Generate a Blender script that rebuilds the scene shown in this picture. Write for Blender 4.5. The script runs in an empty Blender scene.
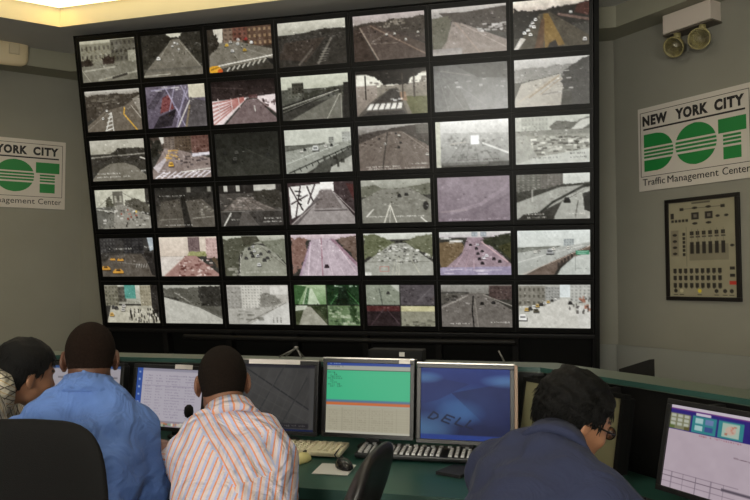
import bpy, bmesh, math, random
import numpy as np
from mathutils import Vector, Matrix
random.seed(7); RNG = np.random.default_rng(11)
SC = bpy.context.scene
COL = SC.collection
PI = math.pi

# ------------------------------------------------------------------ camera pose (solved from the photograph)
FPX = 716.398
CM = np.array([[0.9720765, 0.2346555, -0.0020027], [-0.0124937, 0.0432298, -0.9989870], [-0.2343312, 0.9711169, 0.0449544]])
EYE = np.array([0.0, 0.0, 1.42])
def hit(px, py, n, d):
    """point where the sight line of a photo pixel meets the real plane n.P = d"""
    r = CM.T @ np.array([(px-375)/FPX, (py-250)/FPX, 1.0]); n = np.array(n, float)
    return EYE + r*((d - n@EYE)/(n@r))

# ------------------------------------------------------------------ materials
def lin(c):
    c = [x/255.0 for x in c]
    return tuple(((x/12.92) if x <= .04045 else ((x+.055)/1.055)**2.4) for x in c)
MATS = {}
def mat(name, rgb, rough=.6, metal=0., noise=0., nscale=20., bump=0., bscale=60., spec=.5, emit=None, estr=0., sheen=0., coat=0.):
    if name in MATS: return MATS[name]
    m = bpy.data.materials.new(name); m.use_nodes = True
    nt = m.node_tree; b = nt.nodes['Principled BSDF']
    c = lin(rgb)
    b.inputs['Base Color'].default_value = (*c, 1); b.inputs['Roughness'].default_value = rough
    b.inputs['Metallic'].default_value = metal; b.inputs['Specular IOR Level'].default_value = spec
    if coat: b.inputs['Coat Weight'].default_value = coat
    if sheen: b.inputs['Sheen Weight'].default_value = sheen
    tc = nt.nodes.new('ShaderNodeTexCoord')
    if noise:
        n = nt.nodes.new('ShaderNodeTexNoise'); n.inputs['Scale'].default_value = nscale; n.inputs['Detail'].default_value = 4
        nt.links.new(tc.outputs['Object'], n.inputs['Vector'])
        r = nt.nodes.new('ShaderNodeMapRange'); r.inputs['To Min'].default_value = 1-noise; r.inputs['To Max'].default_value = 1+noise
        r.inputs['From Min'].default_value = .25; r.inputs['From Max'].default_value = .75
        nt.links.new(n.outputs['Fac'], r.inputs['Value'])
        v = nt.nodes.new('ShaderNodeVectorMath'); v.operation = 'SCALE'; v.inputs[0].default_value = c
        nt.links.new(r.outputs['Result'], v.inputs['Scale']); nt.links.new(v.outputs['Vector'], b.inputs['Base Color'])
    if bump:
        n = nt.nodes.new('ShaderNodeTexNoise'); n.inputs['Scale'].default_value = bscale; n.inputs['Detail'].default_value = 3
        nt.links.new(tc.outputs['Object'], n.inputs['Vector'])
        bp = nt.nodes.new('ShaderNodeBump'); bp.inputs['Strength'].default_value = bump; bp.inputs['Distance'].default_value = .01
        nt.links.new(n.outputs['Fac'], bp.inputs['Height']); nt.links.new(bp.outputs['Normal'], b.inputs['Normal'])
    if emit:
        b.inputs['Emission Color'].default_value = (*lin(emit), 1); b.inputs['Emission Strength'].default_value = estr
    MATS[name] = m
    return m

def screen_mat(name, gain, rough, spec=.5, attr='picture', emissive=True):
    m = bpy.data.materials.new(name); m.use_nodes = True
    nt = m.node_tree; b = nt.nodes['Principled BSDF']
    a = nt.nodes.new('ShaderNodeAttribute'); a.attribute_name = attr
    b.inputs['Roughness'].default_value = rough; b.inputs['Specular IOR Level'].default_value = spec
    if emissive:
        b.inputs['Base Color'].default_value = (.008, .008, .009, 1)
        nt.links.new(a.outputs['Color'], b.inputs['Emission Color']); b.inputs['Emission Strength'].default_value = gain
    else:
        nt.links.new(a.outputs['Color'], b.inputs['Base Color'])
    return m

# ------------------------------------------------------------------ object helpers
def tag(o, label=None, cat=None, group=None, kind=None):
    if label: o['label'] = label
    if cat: o['category'] = cat
    if group: o['group'] = group
    if kind: o['kind'] = kind
    return o
def thing(name, label, cat, loc=(0, 0, 0), rz=0., group=None):
    o = bpy.data.objects.new(name, None); COL.objects.link(o); o.empty_display_size = .05
    o.location = loc; o.rotation_euler = (0, 0, rz)
    return tag(o, label, cat, group)
def link_mesh(name, me, m, parent=None, smooth=False):
    if m is not None and len(me.materials) == 0: me.materials.append(m)
    if smooth:
        for p in me.polygons: p.use_smooth = True
    o = bpy.data.objects.new(name, me); COL.objects.link(o)
    if parent is not None: o.parent = parent
    return o
class MB:
    """collects shapes; build() links them as one mesh object"""
    def __init__(s): s.v = []; s.f = []; s.sm = []
    def add(s, vs, fs, M=None, smooth=False):
        k = len(s.v)
        for v in vs:
            v = Vector(v)
            if M is not None: v = M @ v
            s.v.append(tuple(v))
        s.f += [tuple(i+k for i in f) for f in fs]; s.sm += [smooth]*len(fs)
        return s
    def box(s, x0, x1, y0, y1, z0, z1, M=None, bevel=0.):
        bm = bmesh.new(); bmesh.ops.create_cube(bm, size=1)
        for v in bm.verts: v.co = Vector(((x0+x1)/2+v.co.x*(x1-x0), (y0+y1)/2+v.co.y*(y1-y0), (z0+z1)/2+v.co.z*(z1-z0)))
        if bevel: bmesh.ops.bevel(bm, geom=bm.edges[:], offset=bevel, segments=2, affect='EDGES', profile=.6)
        bm.verts.ensure_lookup_table()
        s.add([v.co.copy() for v in bm.verts], [[v.index for v in f.verts] for f in bm.faces], M); bm.free(); return s
    def prism(s, pts, z0, z1, M=None):
        n = len(pts)
        area = sum(pts[i][0]*pts[(i+1) % n][1]-pts[(i+1) % n][0]*pts[i][1] for i in range(n))
        if area < 0: pts = pts[::-1]
        vs = [(x, y, z0) for x, y in pts]+[(x, y, z1) for x, y in pts]
        fs = [tuple(range(n))[::-1], tuple(range(n, 2*n))]+[(i, (i+1) % n, (i+1) % n+n, i+n) for i in range(n)]
        return s.add(vs, fs, M)
    def tube(s, pts, r, n=10, M=None, caps=True):
        pts = [Vector(p) for p in pts]; rs = r if isinstance(r, (list, tuple)) else [r]*len(pts)
        vs = []; fs = []; ref = None
        for i, p in enumerate(pts):
            d = (pts[min(i+1, len(pts)-1)]-pts[max(i-1, 0)]).normalized()
            if ref is None: ref = d.orthogonal().normalized()
            a = (ref-d*ref.dot(d)).normalized(); b = d.cross(a); ref = a
            for k in range(n):
                t = 2*PI*k/n; vs.append(p+(a*math.cos(t)+b*math.sin(t))*rs[i])
        for i in range(len(pts)-1):
            for k in range(n): fs.append((i*n+k, i*n+(k+1) % n, (i+1)*n+(k+1) % n, (i+1)*n+k))
        if caps: fs += [tuple(range(n))[::-1], tuple((len(pts)-1)*n+k for k in range(n))]
        return s.add(vs, fs, M, True)
    def lathe(s, prof, n=24, M=None):
        vs = []; fs = []
        for r, z in prof:
            for k in range(n): t = 2*PI*k/n; vs.append((r*math.cos(t), r*math.sin(t), z))
        for i in range(len(prof)-1):
            for k in range(n): fs.append((i*n+k, i*n+(k+1) % n, (i+1)*n+(k+1) % n, (i+1)*n+k))
        fs += [tuple(range(n))[::-1], tuple((len(prof)-1)*n+k for k in range(n))]
        return s.add(vs, fs, M, True)
    def mesh(s, name):
        me = bpy.data.meshes.new(name); me.from_pydata(s.v, [], s.f); me.update()
        for p, q in zip(me.polygons, s.sm): p.use_smooth = q
        return me
    def build(s, name, m, parent=None):
        return link_mesh(name, s.mesh(name), m, parent)
def RT(loc=(0, 0, 0), rx=0, ry=0, rz=0): return Matrix.Translation(loc) @ Matrix.Rotation(rz, 4, 'Z') @ Matrix.Rotation(ry, 4, 'Y') @ Matrix.Rotation(rx, 4, 'X')
def copy_tree(o, parent=None):
    c = o.copy(); COL.objects.link(c); c.parent = parent
    for ch in list(o.children): copy_tree(ch, c)
    return c
def pad(a, b, th, n=3., curv=0., nu=48, nt=10, sag=0.):
    """rounded upholstered slab in the x-z plane, bulging in y"""
    vs = []; fs = []
    def sp(v, e): return math.copysign(abs(v)**e, v)
    rows = []
    for side in (1, -1):
        for j in range(nt+1):
            t = 1-(j/nt) if side == 1 else j/nt
            t = math.sin(t*PI/2)
            row = []
            for i in range(nu):
                w = 2*PI*i/nu
                x = a*sp(math.cos(w), 2/n)*t; z = b*sp(math.sin(w), 2/n)*t
                y = side*th*(1-t**4)**.5 + curv*x*x + sag*z*z
                row.append(len(vs)); vs.append((x, y, z))
            rows.append(row)
    # order: side 1 from rim (t=1, j=0) to centre, side -1 from centre to rim
    r1 = rows[:nt+1]; r2 = rows[nt+1:]
    def stitch(A, B):
        for i in range(nu): fs.append((A[i], A[(i+1) % nu], B[(i+1) % nu], B[i]))
    for k in range(nt): stitch(r1[k], r1[k+1])
    for k in range(nt): stitch(r2[k], r2[k+1])
    stitch(r2[-1], r1[0])
    bm = bmesh.new(); bv = [bm.verts.new(v) for v in vs]
    for f in fs:
        try: bm.faces.new([bv[i] for i in f])
        except ValueError: pass
    bmesh.ops.remove_doubles(bm, verts=bm.verts[:], dist=1e-5)
    bmesh.ops.recalc_face_normals(bm, faces=bm.faces[:])
    me = bpy.data.meshes.new('pad'); bm.to_mesh(me); bm.free()
    for p in me.polygons: p.use_smooth = True
    return me
def text_mesh(s, size, align='LEFT', bold=0., ext=.0015, width=None, space=1.):
    cu = bpy.data.curves.new('txt', 'FONT'); cu.body = s; cu.size = size; cu.align_x = align; cu.offset = bold; cu.extrude = ext; cu.resolution_u = 3; cu.space_character = space
    o = bpy.data.objects.new('txt', cu); COL.objects.link(o)
    dg = bpy.context.evaluated_depsgraph_get(); me = bpy.data.meshes.new_from_object(o.evaluated_get(dg))
    bpy.data.objects.remove(o); bpy.data.curves.remove(cu)
    if width:
        xs = [v.co.x for v in me.vertices]; x0, x1 = min(xs), max(xs)
        for v in me.vertices: v.co.x = (v.co.x-x0)*width/(x1-x0)
    me.materials.clear()
    return me

# ------------------------------------------------------------------ picture rasteriser (what the displays show), colours per vertex
class Pic:
    def __init__(s, W=86, H=54, base=(60, 58, 52), ss=2):
        s.W, s.H, s.ss = W, H, ss
        w, h = W*ss, H*ss
        s.U, s.V = np.meshgrid((np.arange(w)+.5)/w, (np.arange(h)+.5)/h)
        s.a = np.ones((h, w, 3))*np.array(base, float)
        s.asp = W/H
    def put(s, m, c, al=1.):
        m = (m*al)[..., None]; s.a = s.a*(1-m)+np.array(c, float)*m; return s
    def grad(s, c0, c1, v0=0, v1=1, u0=0, u1=1):
        t = np.clip((s.V-v0)/(v1-v0), 0, 1)[..., None]; m = ((s.V >= v0) & (s.V <= v1) & (s.U >= u0) & (s.U <= u1))[..., None]
        s.a = np.where(m, np.array(c0, float)*(1-t)+np.array(c1, float)*t, s.a); return s
    def mask(s, pts, jit=0.):
        U, V = s.U, s.V
        if jit: U = U+jit*s.tex(14, 3); V = V+jit*s.tex(14, 4)
        ins = np.zeros(U.shape, bool); n = len(pts)
        for i in range(n):
            x0, y0 = pts[i]; x1, y1 = pts[(i+1) % n]
            if y0 == y1: continue
            c = ((V > min(y0, y1)) & (V <= max(y0, y1))) & (U < (V-y0)/(y1-y0)*(x1-x0)+x0); ins ^= c
        return ins.astype(float)
    def poly(s, c, *pts, al=1., jit=0.): return s.put(s.mask(pts, jit), c, al)
    def line(s, c, w, *pts, al=1.):
        for (x0, y0), (x1, y1) in zip(pts[:-1], pts[1:]):
            dx, dy = (x1-x0)*s.asp, y1-y0; L = dx*dx+dy*dy+1e-9
            t = np.clip(((s.U-x0)*s.asp*dx+(s.V-y0)*dy)/L, 0, 1)
            d = np.hypot((s.U-x0)*s.asp-t*dx, s.V-y0-t*dy); s.put((d < w/2).astype(float), c, al)
        return s
    def ell(s, c, cx, cy, rx, ry, al=1., soft=False):
        d = ((s.U-cx)/rx)**2+((s.V-cy)/ry)**2
        return s.put(np.clip(1-d, 0, 1) if soft else (d < 1).astype(float), c, al)
    def rect(s, c, u0, v0, u1, v1, al=1.): return s.poly(c, (u0, v0), (u1, v0), (u1, v1), (u0, v1), al=al)
    def tex(s, f, seed=0):
        r = np.random.default_rng(int(f*7)+seed*101); o = np.zeros(s.U.shape)
        for g, w in ((f*.6, 1.), (f*1.5, .8), (f*3.4, .6)):
            nx, ny = int(g*s.asp)+3, int(g)+3; G = r.uniform(-1, 1, (ny, nx))
            x = s.U*(nx-2); y = s.V*(ny-2); i = x.astype(int); j = y.astype(int); a = x-i; b = y-j; a = a*a*(3-2*a); b = b*b*(3-2*b)
            o += w*((G[j, i]*(1-a)+G[j, i+1]*a)*(1-b)+(G[j+1, i]*(1-a)+G[j+1, i+1]*a)*b)
        return o
    def noise(s, amp, f=10, seed=0, v0=0, v1=1, u0=0, u1=1):
        m = ((s.V >= v0) & (s.V <= v1) & (s.U >= u0) & (s.U <= u1)).astype(float)
        s.a += (s.tex(f, seed)*amp*m)[..., None]; return s
    def blocks(s, c, n, u0, u1, v0, v1, w, h, seed=1, al=.8, var=25):
        r = np.random.default_rng(seed)
        for _ in range(n):
            x, y = r.uniform(u0, u1), r.uniform(v0, v1); k = r.uniform(-var, var); s.rect([q+k for q in c], x, y, x+w*r.uniform(.5, 1.4), y+h*r.uniform(.5, 1.4), al=al)
        return s
    def bld(s, c, u0, u1, v0, v1, wc, nx, ny):
        s.rect(c, u0, v0, u1, v1)
        for i in range(nx):
            for j in range(ny):
                a = u0+(u1-u0)*(i+.3)/nx; b = v0+(v1-v0)*(j+.3)/ny; s.rect(wc, a, b, a+(u1-u0)*.45/nx, b+(v1-v0)*.45/ny, al=.7)
        return s
    def car(s, c, u, v, k=.03, dark=True):
        if dark: s.rect((22, 21, 20), u-k*.5, v+k*.1, u+k*.55, v+k*.75, al=.8)
        s.poly(c, (u-k*.3, v-k*.6), (u+k*.3, v-k*.6), (u+k*.48, v+k*.1), (u+k*.48, v+k*.5), (u-k*.48, v+k*.5), (u-k*.48, v+k*.1)); s.rect((44, 44, 46), u-k*.3, v-k*.25, u+k*.3, v+k*.1, al=.7); return s
    def cars(s, cols, pts, k0=.02, k1=.05):
        for i, (u, v) in enumerate(pts): s.car(cols[i % len(cols)], u, v, k0+(k1-k0)*v)
        return s
    def fan(s, c, w, vp, ends, al=.7, t0=.05):
        for e in ends:
            p0 = (vp[0]+(e[0]-vp[0])*t0, vp[1]+(e[1]-vp[1])*t0)
            pm = [(p0[0]+(e[0]-p0[0])*t, p0[1]+(e[1]-p0[1])*t) for t in (0, .35, .7, 1)]
            for i in range(3): s.line(c, w*(.35+.4*i), pm[i], pm[i+1], al=al)
        return s
    def dashes(s, c, w, vp, e, n=6, al=.8):
        for i in range(n):
            t = ((i+.2)/n)**1.7; q = ((i+.65)/n)**1.7
            s.line(c, w*(.3+t), (vp[0]+(e[0]-vp[0])*t, vp[1]+(e[1]-vp[1])*t), (vp[0]+(e[0]-vp[0])*q, vp[1]+(e[1]-vp[1])*q), al=al)
        return s
    def stamp(s, v, u0, u1, c=(225, 222, 210), seed=3, h=.035, al=.75):
        r = np.random.default_rng(seed+int(v*100)); x = u0
        while x < u1:
            if r.uniform() > .18: s.rect(c, x, v+r.uniform(0, .3)*h, x+.013, v+h*r.uniform(.6, 1), al=al)
            x += .022
        return s
    def gain(s, g, off=0): s.a = s.a*g+off; return s
    def tint(s, c, al): s.a = s.a*(1-al)+np.array(c, float)*al; return s
    def colors(s):
        a = np.clip(s.a, 0, 255).reshape(s.H, s.ss, s.W, s.ss, 3).mean(axis=(1, 3))/255
        return np.where(a <= .04045, a/12.92, ((a+.055)/1.055)**2.4)
def pic_mesh(name, pic, w, h):
    """flat picture surface, x right, z up, facing -y, centred"""
    W, H = pic.W, pic.H
    xs = np.linspace(-w/2, w/2, W); zs = np.linspace(h/2, -h/2, H)
    X, Z = np.meshgrid(xs, zs); co = np.stack([X, 0*X, Z], -1).reshape(-1, 3)
    i = np.arange(W*H).reshape(H, W)
    q = np.stack([i[:-1, :-1], i[1:, :-1], i[1:, 1:], i[:-1, 1:]], -1).reshape(-1, 4)
    me = bpy.data.meshes.new(name); me.vertices.add(len(co)); me.vertices.foreach_set('co', co.ravel())
    me.loops.add(q.size); me.loops.foreach_set('vertex_index', q.ravel())
    me.polygons.add(len(q)); me.polygons.foreach_set('loop_start', np.arange(0, q.size, 4)); me.update(calc_edges=True)
    at = me.color_attributes.new('picture', 'FLOAT_COLOR', 'POINT')
    c = np.concatenate([pic.colors().reshape(-1, 3), np.ones((W*H, 1))], 1); at.data.foreach_set('color', c.ravel().astype('f'))
    return me

# ------------------------------------------------------------------ implicit surfaces for bodies and cloth
class Field:
    def __init__(s, lo, hi, h):
        s.lo = np.array(lo, float); s.h = h; s.n = np.ceil((np.array(hi)-s.lo)/h).astype(int)+1
        s.F = np.full(s.n, 1.0)
        s.ax = [s.lo[i]+h*np.arange(s.n[i]) for i in range(3)]
    def sub(s, lo, hi):
        a = np.clip(np.floor((np.array(lo)-s.lo)/s.h).astype(int), 0, s.n); b = np.clip(np.ceil((np.array(hi)-s.lo)/s.h).astype(int)+1, 0, s.n)
        sl = tuple(slice(a[i], b[i]) for i in range(3))
        G = np.meshgrid(*[s.ax[i][sl[i]] for i in range(3)], indexing='ij')
        return sl, np.stack(G, -1)
    def comb(s, sl, d, k, op):
        F = s.F[sl]
        if op == '+':
            if k > 0:
                hh = np.maximum(k-np.abs(F-d), 0)/k; s.F[sl] = np.minimum(F, d)-hh*hh*k*.25
            else: s.F[sl] = np.minimum(F, d)
        else:
            d = -d
            hh = np.maximum(k-np.abs(F-d), 0)/k if k > 0 else 0; s.F[sl] = np.maximum(F, d)+hh*hh*k*.25
    def ell(s, c, r, M=None, k=.02, op='+'):
        M = np.eye(3) if M is None else M; c = np.array(c, float); r = np.array(r, float); R = r.max()+k+2*s.h
        sl, P = s.sub(c-R, c+R)
        if P.size == 0: return s
        q = (P-c)@M; k0 = np.linalg.norm(q/r, axis=-1); k1 = np.linalg.norm(q/(r*r), axis=-1)+1e-9
        s.comb(sl, k0*(k0-1)/k1, k, op); return s
    def cap(s, a, b, ra, rb, k=.02, op='+', flat=None):
        a = np.array(a, float); b = np.array(b, float); R = max(ra, rb)+k+2*s.h
        sl, P = s.sub(np.minimum(a, b)-R, np.maximum(a, b)+R)
        if P.size == 0: return s
        d = b-a; t = np.clip(((P-a)@d)/(d@d+1e-12), 0, 1)
        v = P-a-t[..., None]*d
        s.comb(sl, np.linalg.norm(v, axis=-1)-(ra+(rb-ra)*t), k, op); return s
    def func(s, fn): s.F = fn(s.F, np.stack(np.meshgrid(*s.ax, indexing='ij'), -1)); return s
    def nets(s):
        F = s.F; n = s.n; I = F < 0
        c = np.zeros(tuple(n-1), int)
        for dx in (0, 1):
            for dy in (0, 1):
                for dz in (0, 1): c += I[dx:n[0]-1+dx, dy:n[1]-1+dy, dz:n[2]-1+dz]
        act = (c > 0) & (c < 8); idx = -np.ones(c.shape, int); A = np.argwhere(act); idx[act] = np.arange(len(A))
        acc = np.zeros((len(A), 3)); cnt = np.zeros(len(A))
        for ax in range(3):
            o = [i for i in range(3) if i != ax]
            for p in (0, 1):
                for q in (0, 1):
                    a = A.copy(); a[:, o[0]] += p; a[:, o[1]] += q; b = a.copy(); b[:, ax] += 1
                    fa = F[tuple(a.T)]; fb = F[tuple(b.T)]; m = (fa < 0) != (fb < 0)
                    t = np.where(m, fa/(fa-fb+1e-20), 0); pos = a.astype(float); pos[:, ax] += t
                    acc[m] += pos[m]; cnt[m] += 1
        V = s.lo+s.h*acc/cnt[:, None]
        Q = []
        for ax in range(3):
            o = [(ax+1) % 3, (ax+2) % 3]
            sl0 = [slice(None)]*3; sl1 = [slice(None)]*3; sl0[ax] = slice(0, -1); sl1[ax] = slice(1, None)
            ch = I[tuple(sl0)] != I[tuple(sl1)]; E = np.argwhere(ch)
            E = E[(E[:, o[0]] > 0) & (E[:, o[1]] > 0) & (E[:, o[0]] < n[o[0]]-1) & (E[:, o[1]] < n[o[1]]-1)]
            ins = I[tuple(E.T)]; cells = []
            for p, q in ((-1, -1), (0, -1), (0, 0), (-1, 0)):
                e = E.copy(); e[:, o[0]] += p; e[:, o[1]] += q; cells.append(idx[tuple(e.T)])
            f = np.stack(cells, -1); f[~ins] = f[~ins][:, ::-1]; Q.append(f)
        return V, np.concatenate(Q)
def np_mesh(name, V, Q, smooth=True):
    me = bpy.data.meshes.new(name); me.vertices.add(len(V)); me.vertices.foreach_set('co', np.asarray(V, 'f').ravel())
    me.loops.add(Q.size); me.loops.foreach_set('vertex_index', Q.ravel().astype('i')); me.polygons.add(len(Q))
    me.polygons.foreach_set('loop_start', np.arange(0, Q.size, Q.shape[1])); me.update(calc_edges=True)
    me.polygons.foreach_set('use_smooth', np.full(len(Q), smooth)); return me
def wob(P, f, seed, amp, aniso=(1, 1, 1)):
    r = np.random.default_rng(seed); o = 0
    for k in range(7):
        d = r.normal(size=3)*np.array(aniso); d /= np.linalg.norm(d); g = f*r.uniform(.6, 1.7)
        o = o+np.sin(2*PI*g*(P@d)+r.uniform(0, 6.3))/(1+.4*k)
    return o*amp/2
# ------------------------------------------------------------------ the 42 camera pictures of the video wall
W_ = (215, 212, 200); K_ = (28, 26, 24)
SCR = {}
def scr(r, c, label, base=(60, 58, 52)):
    def deco(fn):
        p = Pic(base=base); fn(p); g = np.random.default_rng(r*10+c)
        for _ in range(150 if (r, c) not in ((4, 6), (3, 3), (2, 6)) else 12):        # far clutter: windows, leaves, cars
            k = g.uniform(-1, 1)*(55 if g.uniform() < .6 else 100); x = g.uniform(0, 1); y = g.normal(.38, .16); w = g.uniform(.008, .035); m = p.mask([(x, y), (x+w, y+g.uniform(-.01, .01)), (x+w, y+g.uniform(.01, .03)), (x, y+.02)])
            p.a += (m*k*.6)[..., None]*(p.a.mean(axis=2, keepdims=True) < 170)
        p.a += (g.normal(size=p.U.shape)*5)[..., None]; p.noise(7, 26, r*c)
        L = p.a.mean(axis=2, keepdims=True); p.a = L+(p.a-L)*.8; p.a = (p.a-105)*1.13+106
        SCR[(r, c)] = (p, label); return fn
    return deco
@scr(1, 1, 'pale corner building above a blurred grey road', (118, 114, 96))
def _(c):
    c.grad((188, 184, 160), (170, 165, 140), 0, .1); c.bld((128, 124, 103), 0, .55, .08, .5, (75, 68, 58), 7, 2); c.bld((96, 92, 78), .55, 1, .02, .55, (60, 55, 48), 6, 3)
    c.rect((150, 146, 125), .85, .3, 1, .55); c.poly((55, 46, 38), (0, .5), (.1, .42), (.2, .5), (.22, .62), (0, .62), jit=.02); c.poly((58, 46, 38), (.38, .45), (.5, .38), (.6, .48), (.58, .6), (.4, .6), jit=.02)
    c.poly((118, 114, 98), (0, .62), (1, .55), (1, 1), (0, 1)); c.line((190, 186, 165), .04, (.05, .72), (.6, .66), al=.6); c.line((180, 176, 155), .04, (.3, .95), (1, .8), al=.6); c.line((60, 55, 48), .05, (.55, .92), (.8, .85)); c.line((165, 160, 140), .02, (0, .68), (.15, 1)); c.noise(9, 9, 1)
@scr(1, 2, 'straight tree lined avenue with two white cars')
def _(c):
    c.grad((46, 43, 35), (58, 55, 46)); c.poly((200, 196, 175), (.42, 0), (.7, 0), (.62, .1), (.5, .12), jit=.02); c.poly((112, 106, 92), (.52, .14), (.64, .14), (1, .86), (1, 1), (0, 1), (.03, .86))
    c.line((150, 145, 128), .015, (.5, .16), (.3, .55)); c.line((165, 160, 140), .02, (.64, .2), (.98, .85), al=.6); c.line((185, 180, 160), .02, (0, .95), (.45, .93), al=.8); c.rect((88, 84, 74), 0, .8, 1, .86, al=.6)
    c.cars([(225, 222, 210)], [(.27, .56)], .06, .07); c.cars([(235, 232, 220)], [(.62, .38), (.56, .22), (.6, .25), (.52, .3)], .03, .05); c.noise(8, 12, 2)
@scr(1, 3, 'city crossing with an orange taxi at bottom left and a red vehicle')
def _(c):
    c.grad((58, 50, 40), (70, 62, 52)); c.poly((205, 198, 180), (.1, 0), (.25, 0), (.24, .3), (.2, .35), (.12, .2)); c.bld((120, 98, 80), .25, .55, 0, .4, (70, 55, 45), 4, 4); c.bld((112, 70, 55), .4, .62, 0, .3, (50, 35, 30), 3, 3); c.bld((90, 66, 50), .62, 1, 0, .45, (170, 140, 100), 5, 3)
    c.poly((118, 112, 98), (.2, .32), (.5, .33), (1, .55), (1, 1), (0, 1), (.02, .6)); c.poly((50, 45, 36), (0, .1), (.14, .15), (.17, .4), (0, .62), jit=.03)
    c.fan((190, 184, 165), .014, (.26, .3), [(.6, 1), (.9, .95), (1.1, .8)], al=.4); c.line((225, 220, 205), .025, (.1, .85), (1, .68)); c.poly((62, 58, 50), (.2, .9), (1, .74), (1, 1), (.1, 1))
    for i in range(8): c.line((205, 200, 182), .03, (.28+i*.08, .97-i*.02), (.32+i*.08, .9-i*.022), al=.9)
    c.cars([(225, 222, 212), (230, 180, 50), (235, 235, 225), (200, 40, 35), (215, 212, 200)], [(.38, .52), (.57, .52), (.47, .37), (.6, .28), (.36, .32), (.48, .28), (.3, .38), (.68, .36)], .04, .07)
    c.ell((225, 160, 30), .09, .92, .1, .09); c.ell((200, 80, 20), .17, .96, .04, .05); c.line((40, 30, 20), .015, (.03, .92), (.15, .87)); c.poly(K_, (.88, .72), (1, .78), (1, .9), (.95, .86)); c.noise(7, 14, 3)
@scr(1, 4, 'dark empty fields with one diagonal road under a pale sky')
def _(c):
    c.grad((205, 202, 185), (165, 162, 145), 0, .28); c.poly((52, 48, 42), (0, .32), (.35, .26), (.7, .2), (1, .22), (1, 1), (0, 1), jit=.01); c.poly((64, 54, 46), (.1, .45), (.7, .38), (.4, .9), (0, .8)); c.line((120, 114, 102), .05, (.78, .42), (.58, .95), al=.8)
    c.line((108, 100, 90), .045, (.5, .62), (.3, .95), al=.8)
    for i in range(6): c.line((140, 135, 122), .018, (.56+i*.02, .93-i*.06), (.68+i*.015, .9-i*.05), al=.6)
    c.noise(7, 12, 4)
@scr(1, 5, 'dusky highway slip road with crossing lane lines')
def _(c):
    c.grad((185, 172, 168), (160, 150, 140), 0, .22); c.poly((66, 58, 50), (0, .2), (.4, .16), (.75, .12), (1, .1), (1, .5), (0, .4), jit=.02); c.blocks((150, 140, 125), 14, .3, .7, .12, .28, .05, .04, 5); c.poly((84, 70, 62), (.08, .24), (.3, .22), (1, .7), (1, 1), (.35, 1), jit=.0); c.poly((62, 48, 40), (0, .3), (.1, .3), (.32, 1), (0, 1))
    c.line((160, 142, 124), .03, (.1, .27), (.35, 1), al=.8); c.line((135, 112, 95), .03, (.25, .24), (1, .92), al=.8); c.line((150, 138, 125), .015, (.25, .6), (.5, .4), al=.8); c.line((130, 118, 105), .015, (.25, .62), (.62, .64), al=.8); c.poly((72, 62, 56), (.4, .32), (1, .5), (1, .68))
    c.cars([W_], [(.47, .45), (.58, .45), (.73, .58), (.9, .45)], .03, .04); c.noise(7, 12, 5)
@scr(1, 6, 'highway curving left by dark tree bank with painted glare')
def _(c):
    c.grad((205, 198, 190), (150, 145, 138), 0, .2); c.poly((64, 56, 50), (.1, .1), (.45, .12), (1, .05), (1, .62), (.6, .45), (.3, .35)); c.poly((92, 90, 72), (0, .2), (.25, .18), (.3, .6), (0, 1), jit=.02); c.poly((142, 128, 118), (.28, .3), (.4, .34), (1, .75), (1, 1), (.05, 1), (.2, .7))
    c.line((175, 150, 130), .025, (.32, .32), (.65, 1), al=.6); c.line((190, 175, 160), .02, (.4, .36), (.98, .9), al=.7); c.blocks((205, 200, 195), 22, .6, .98, .38, .52, .05, .035, 6); c.grad((140, 132, 128), (175, 168, 160), .85, 1, 0, .4); c.noise(7, 12, 6); c.tint((150, 145, 140), .18)  # final tint paints the pale reflection on the glass into the picture
@scr(1, 7, 'golden verge between a queue of cars and a dark hill under a bright cloudy sky')
def _(c):
    c.grad((225, 216, 198), (190, 175, 160), 0, .24); c.noise(18, 5, 7, 0, .2); c.poly((30, 26, 22), (0, .14), (.2, .24), (1, .12), (1, .5), (0, .8), jit=.02); c.poly((74, 66, 52), (.35, .3), (.48, .26), (1, .8), (1, 1), (0, 1)); c.poly((128, 98, 40), (.4, .3), (.47, .3), (.68, .95), (.42, 1)); c.poly((92, 62, 36), (.38, .4), (.42, .4), (.4, 1), (.28, 1)); c.line((110, 85, 75), .05, (.6, .33), (1, .48)); c.poly((70, 30, 22), (.85, .15), (1, .12), (1, .4), (.8, .32))
    c.cars([(235, 232, 225)], [(.26, .46), (.24, .52), (.28, .55), (.2, .6), (.15, .66), (.23, .7), (.3, .4), (.94, .87), (.76, .3)], .035, .06); c.poly((200, 195, 185), (.1, .75), (.17, .78), (.06, 1), (0, 1)); c.poly((30, 20, 16), (.48, .9), (.56, .84), (.6, 1), (.45, 1)); c.noise(6, 12, 7)
@scr(2, 1, 'curving road with orange centre line and zigzag marks')
def _(c):
    c.grad((195, 190, 178), (120, 112, 98), 0, .18); c.poly((72, 64, 54), (0, .12), (.4, .1), (1, .12), (1, .35), (0, .75), jit=.02); c.blocks((120, 112, 98), 24, 0, .6, .1, .4, .09, .04, 8, .6); c.poly((108, 98, 84), (.72, .4), (1, .15), (1, 1), (0, 1), (0, .85), (.35, .5)); c.poly((140, 132, 118), (.85, .25), (1, .15), (1, .7)); c.line((215, 165, 60), .035, (.7, .45), (.68, .6), (.9, 1)); c.line((190, 182, 165), .015, (.82, .4), (1, .75)); c.line((165, 158, 142), .015, (.4, .55), (0, .95), al=.6)
    c.line(W_, .02, (.45, .55), (.33, 1)); c.line(W_, .02, (.46, .55), (.47, 1))
    for i in range(5): c.line(W_, .025, (.33+i*.02, .98-i*.1), (.47-i*.004, .92-i*.09))
    c.cars([W_], [(.38, .5), (.3, .68)], .04, .05); c.noise(7, 12, 8)
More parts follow.
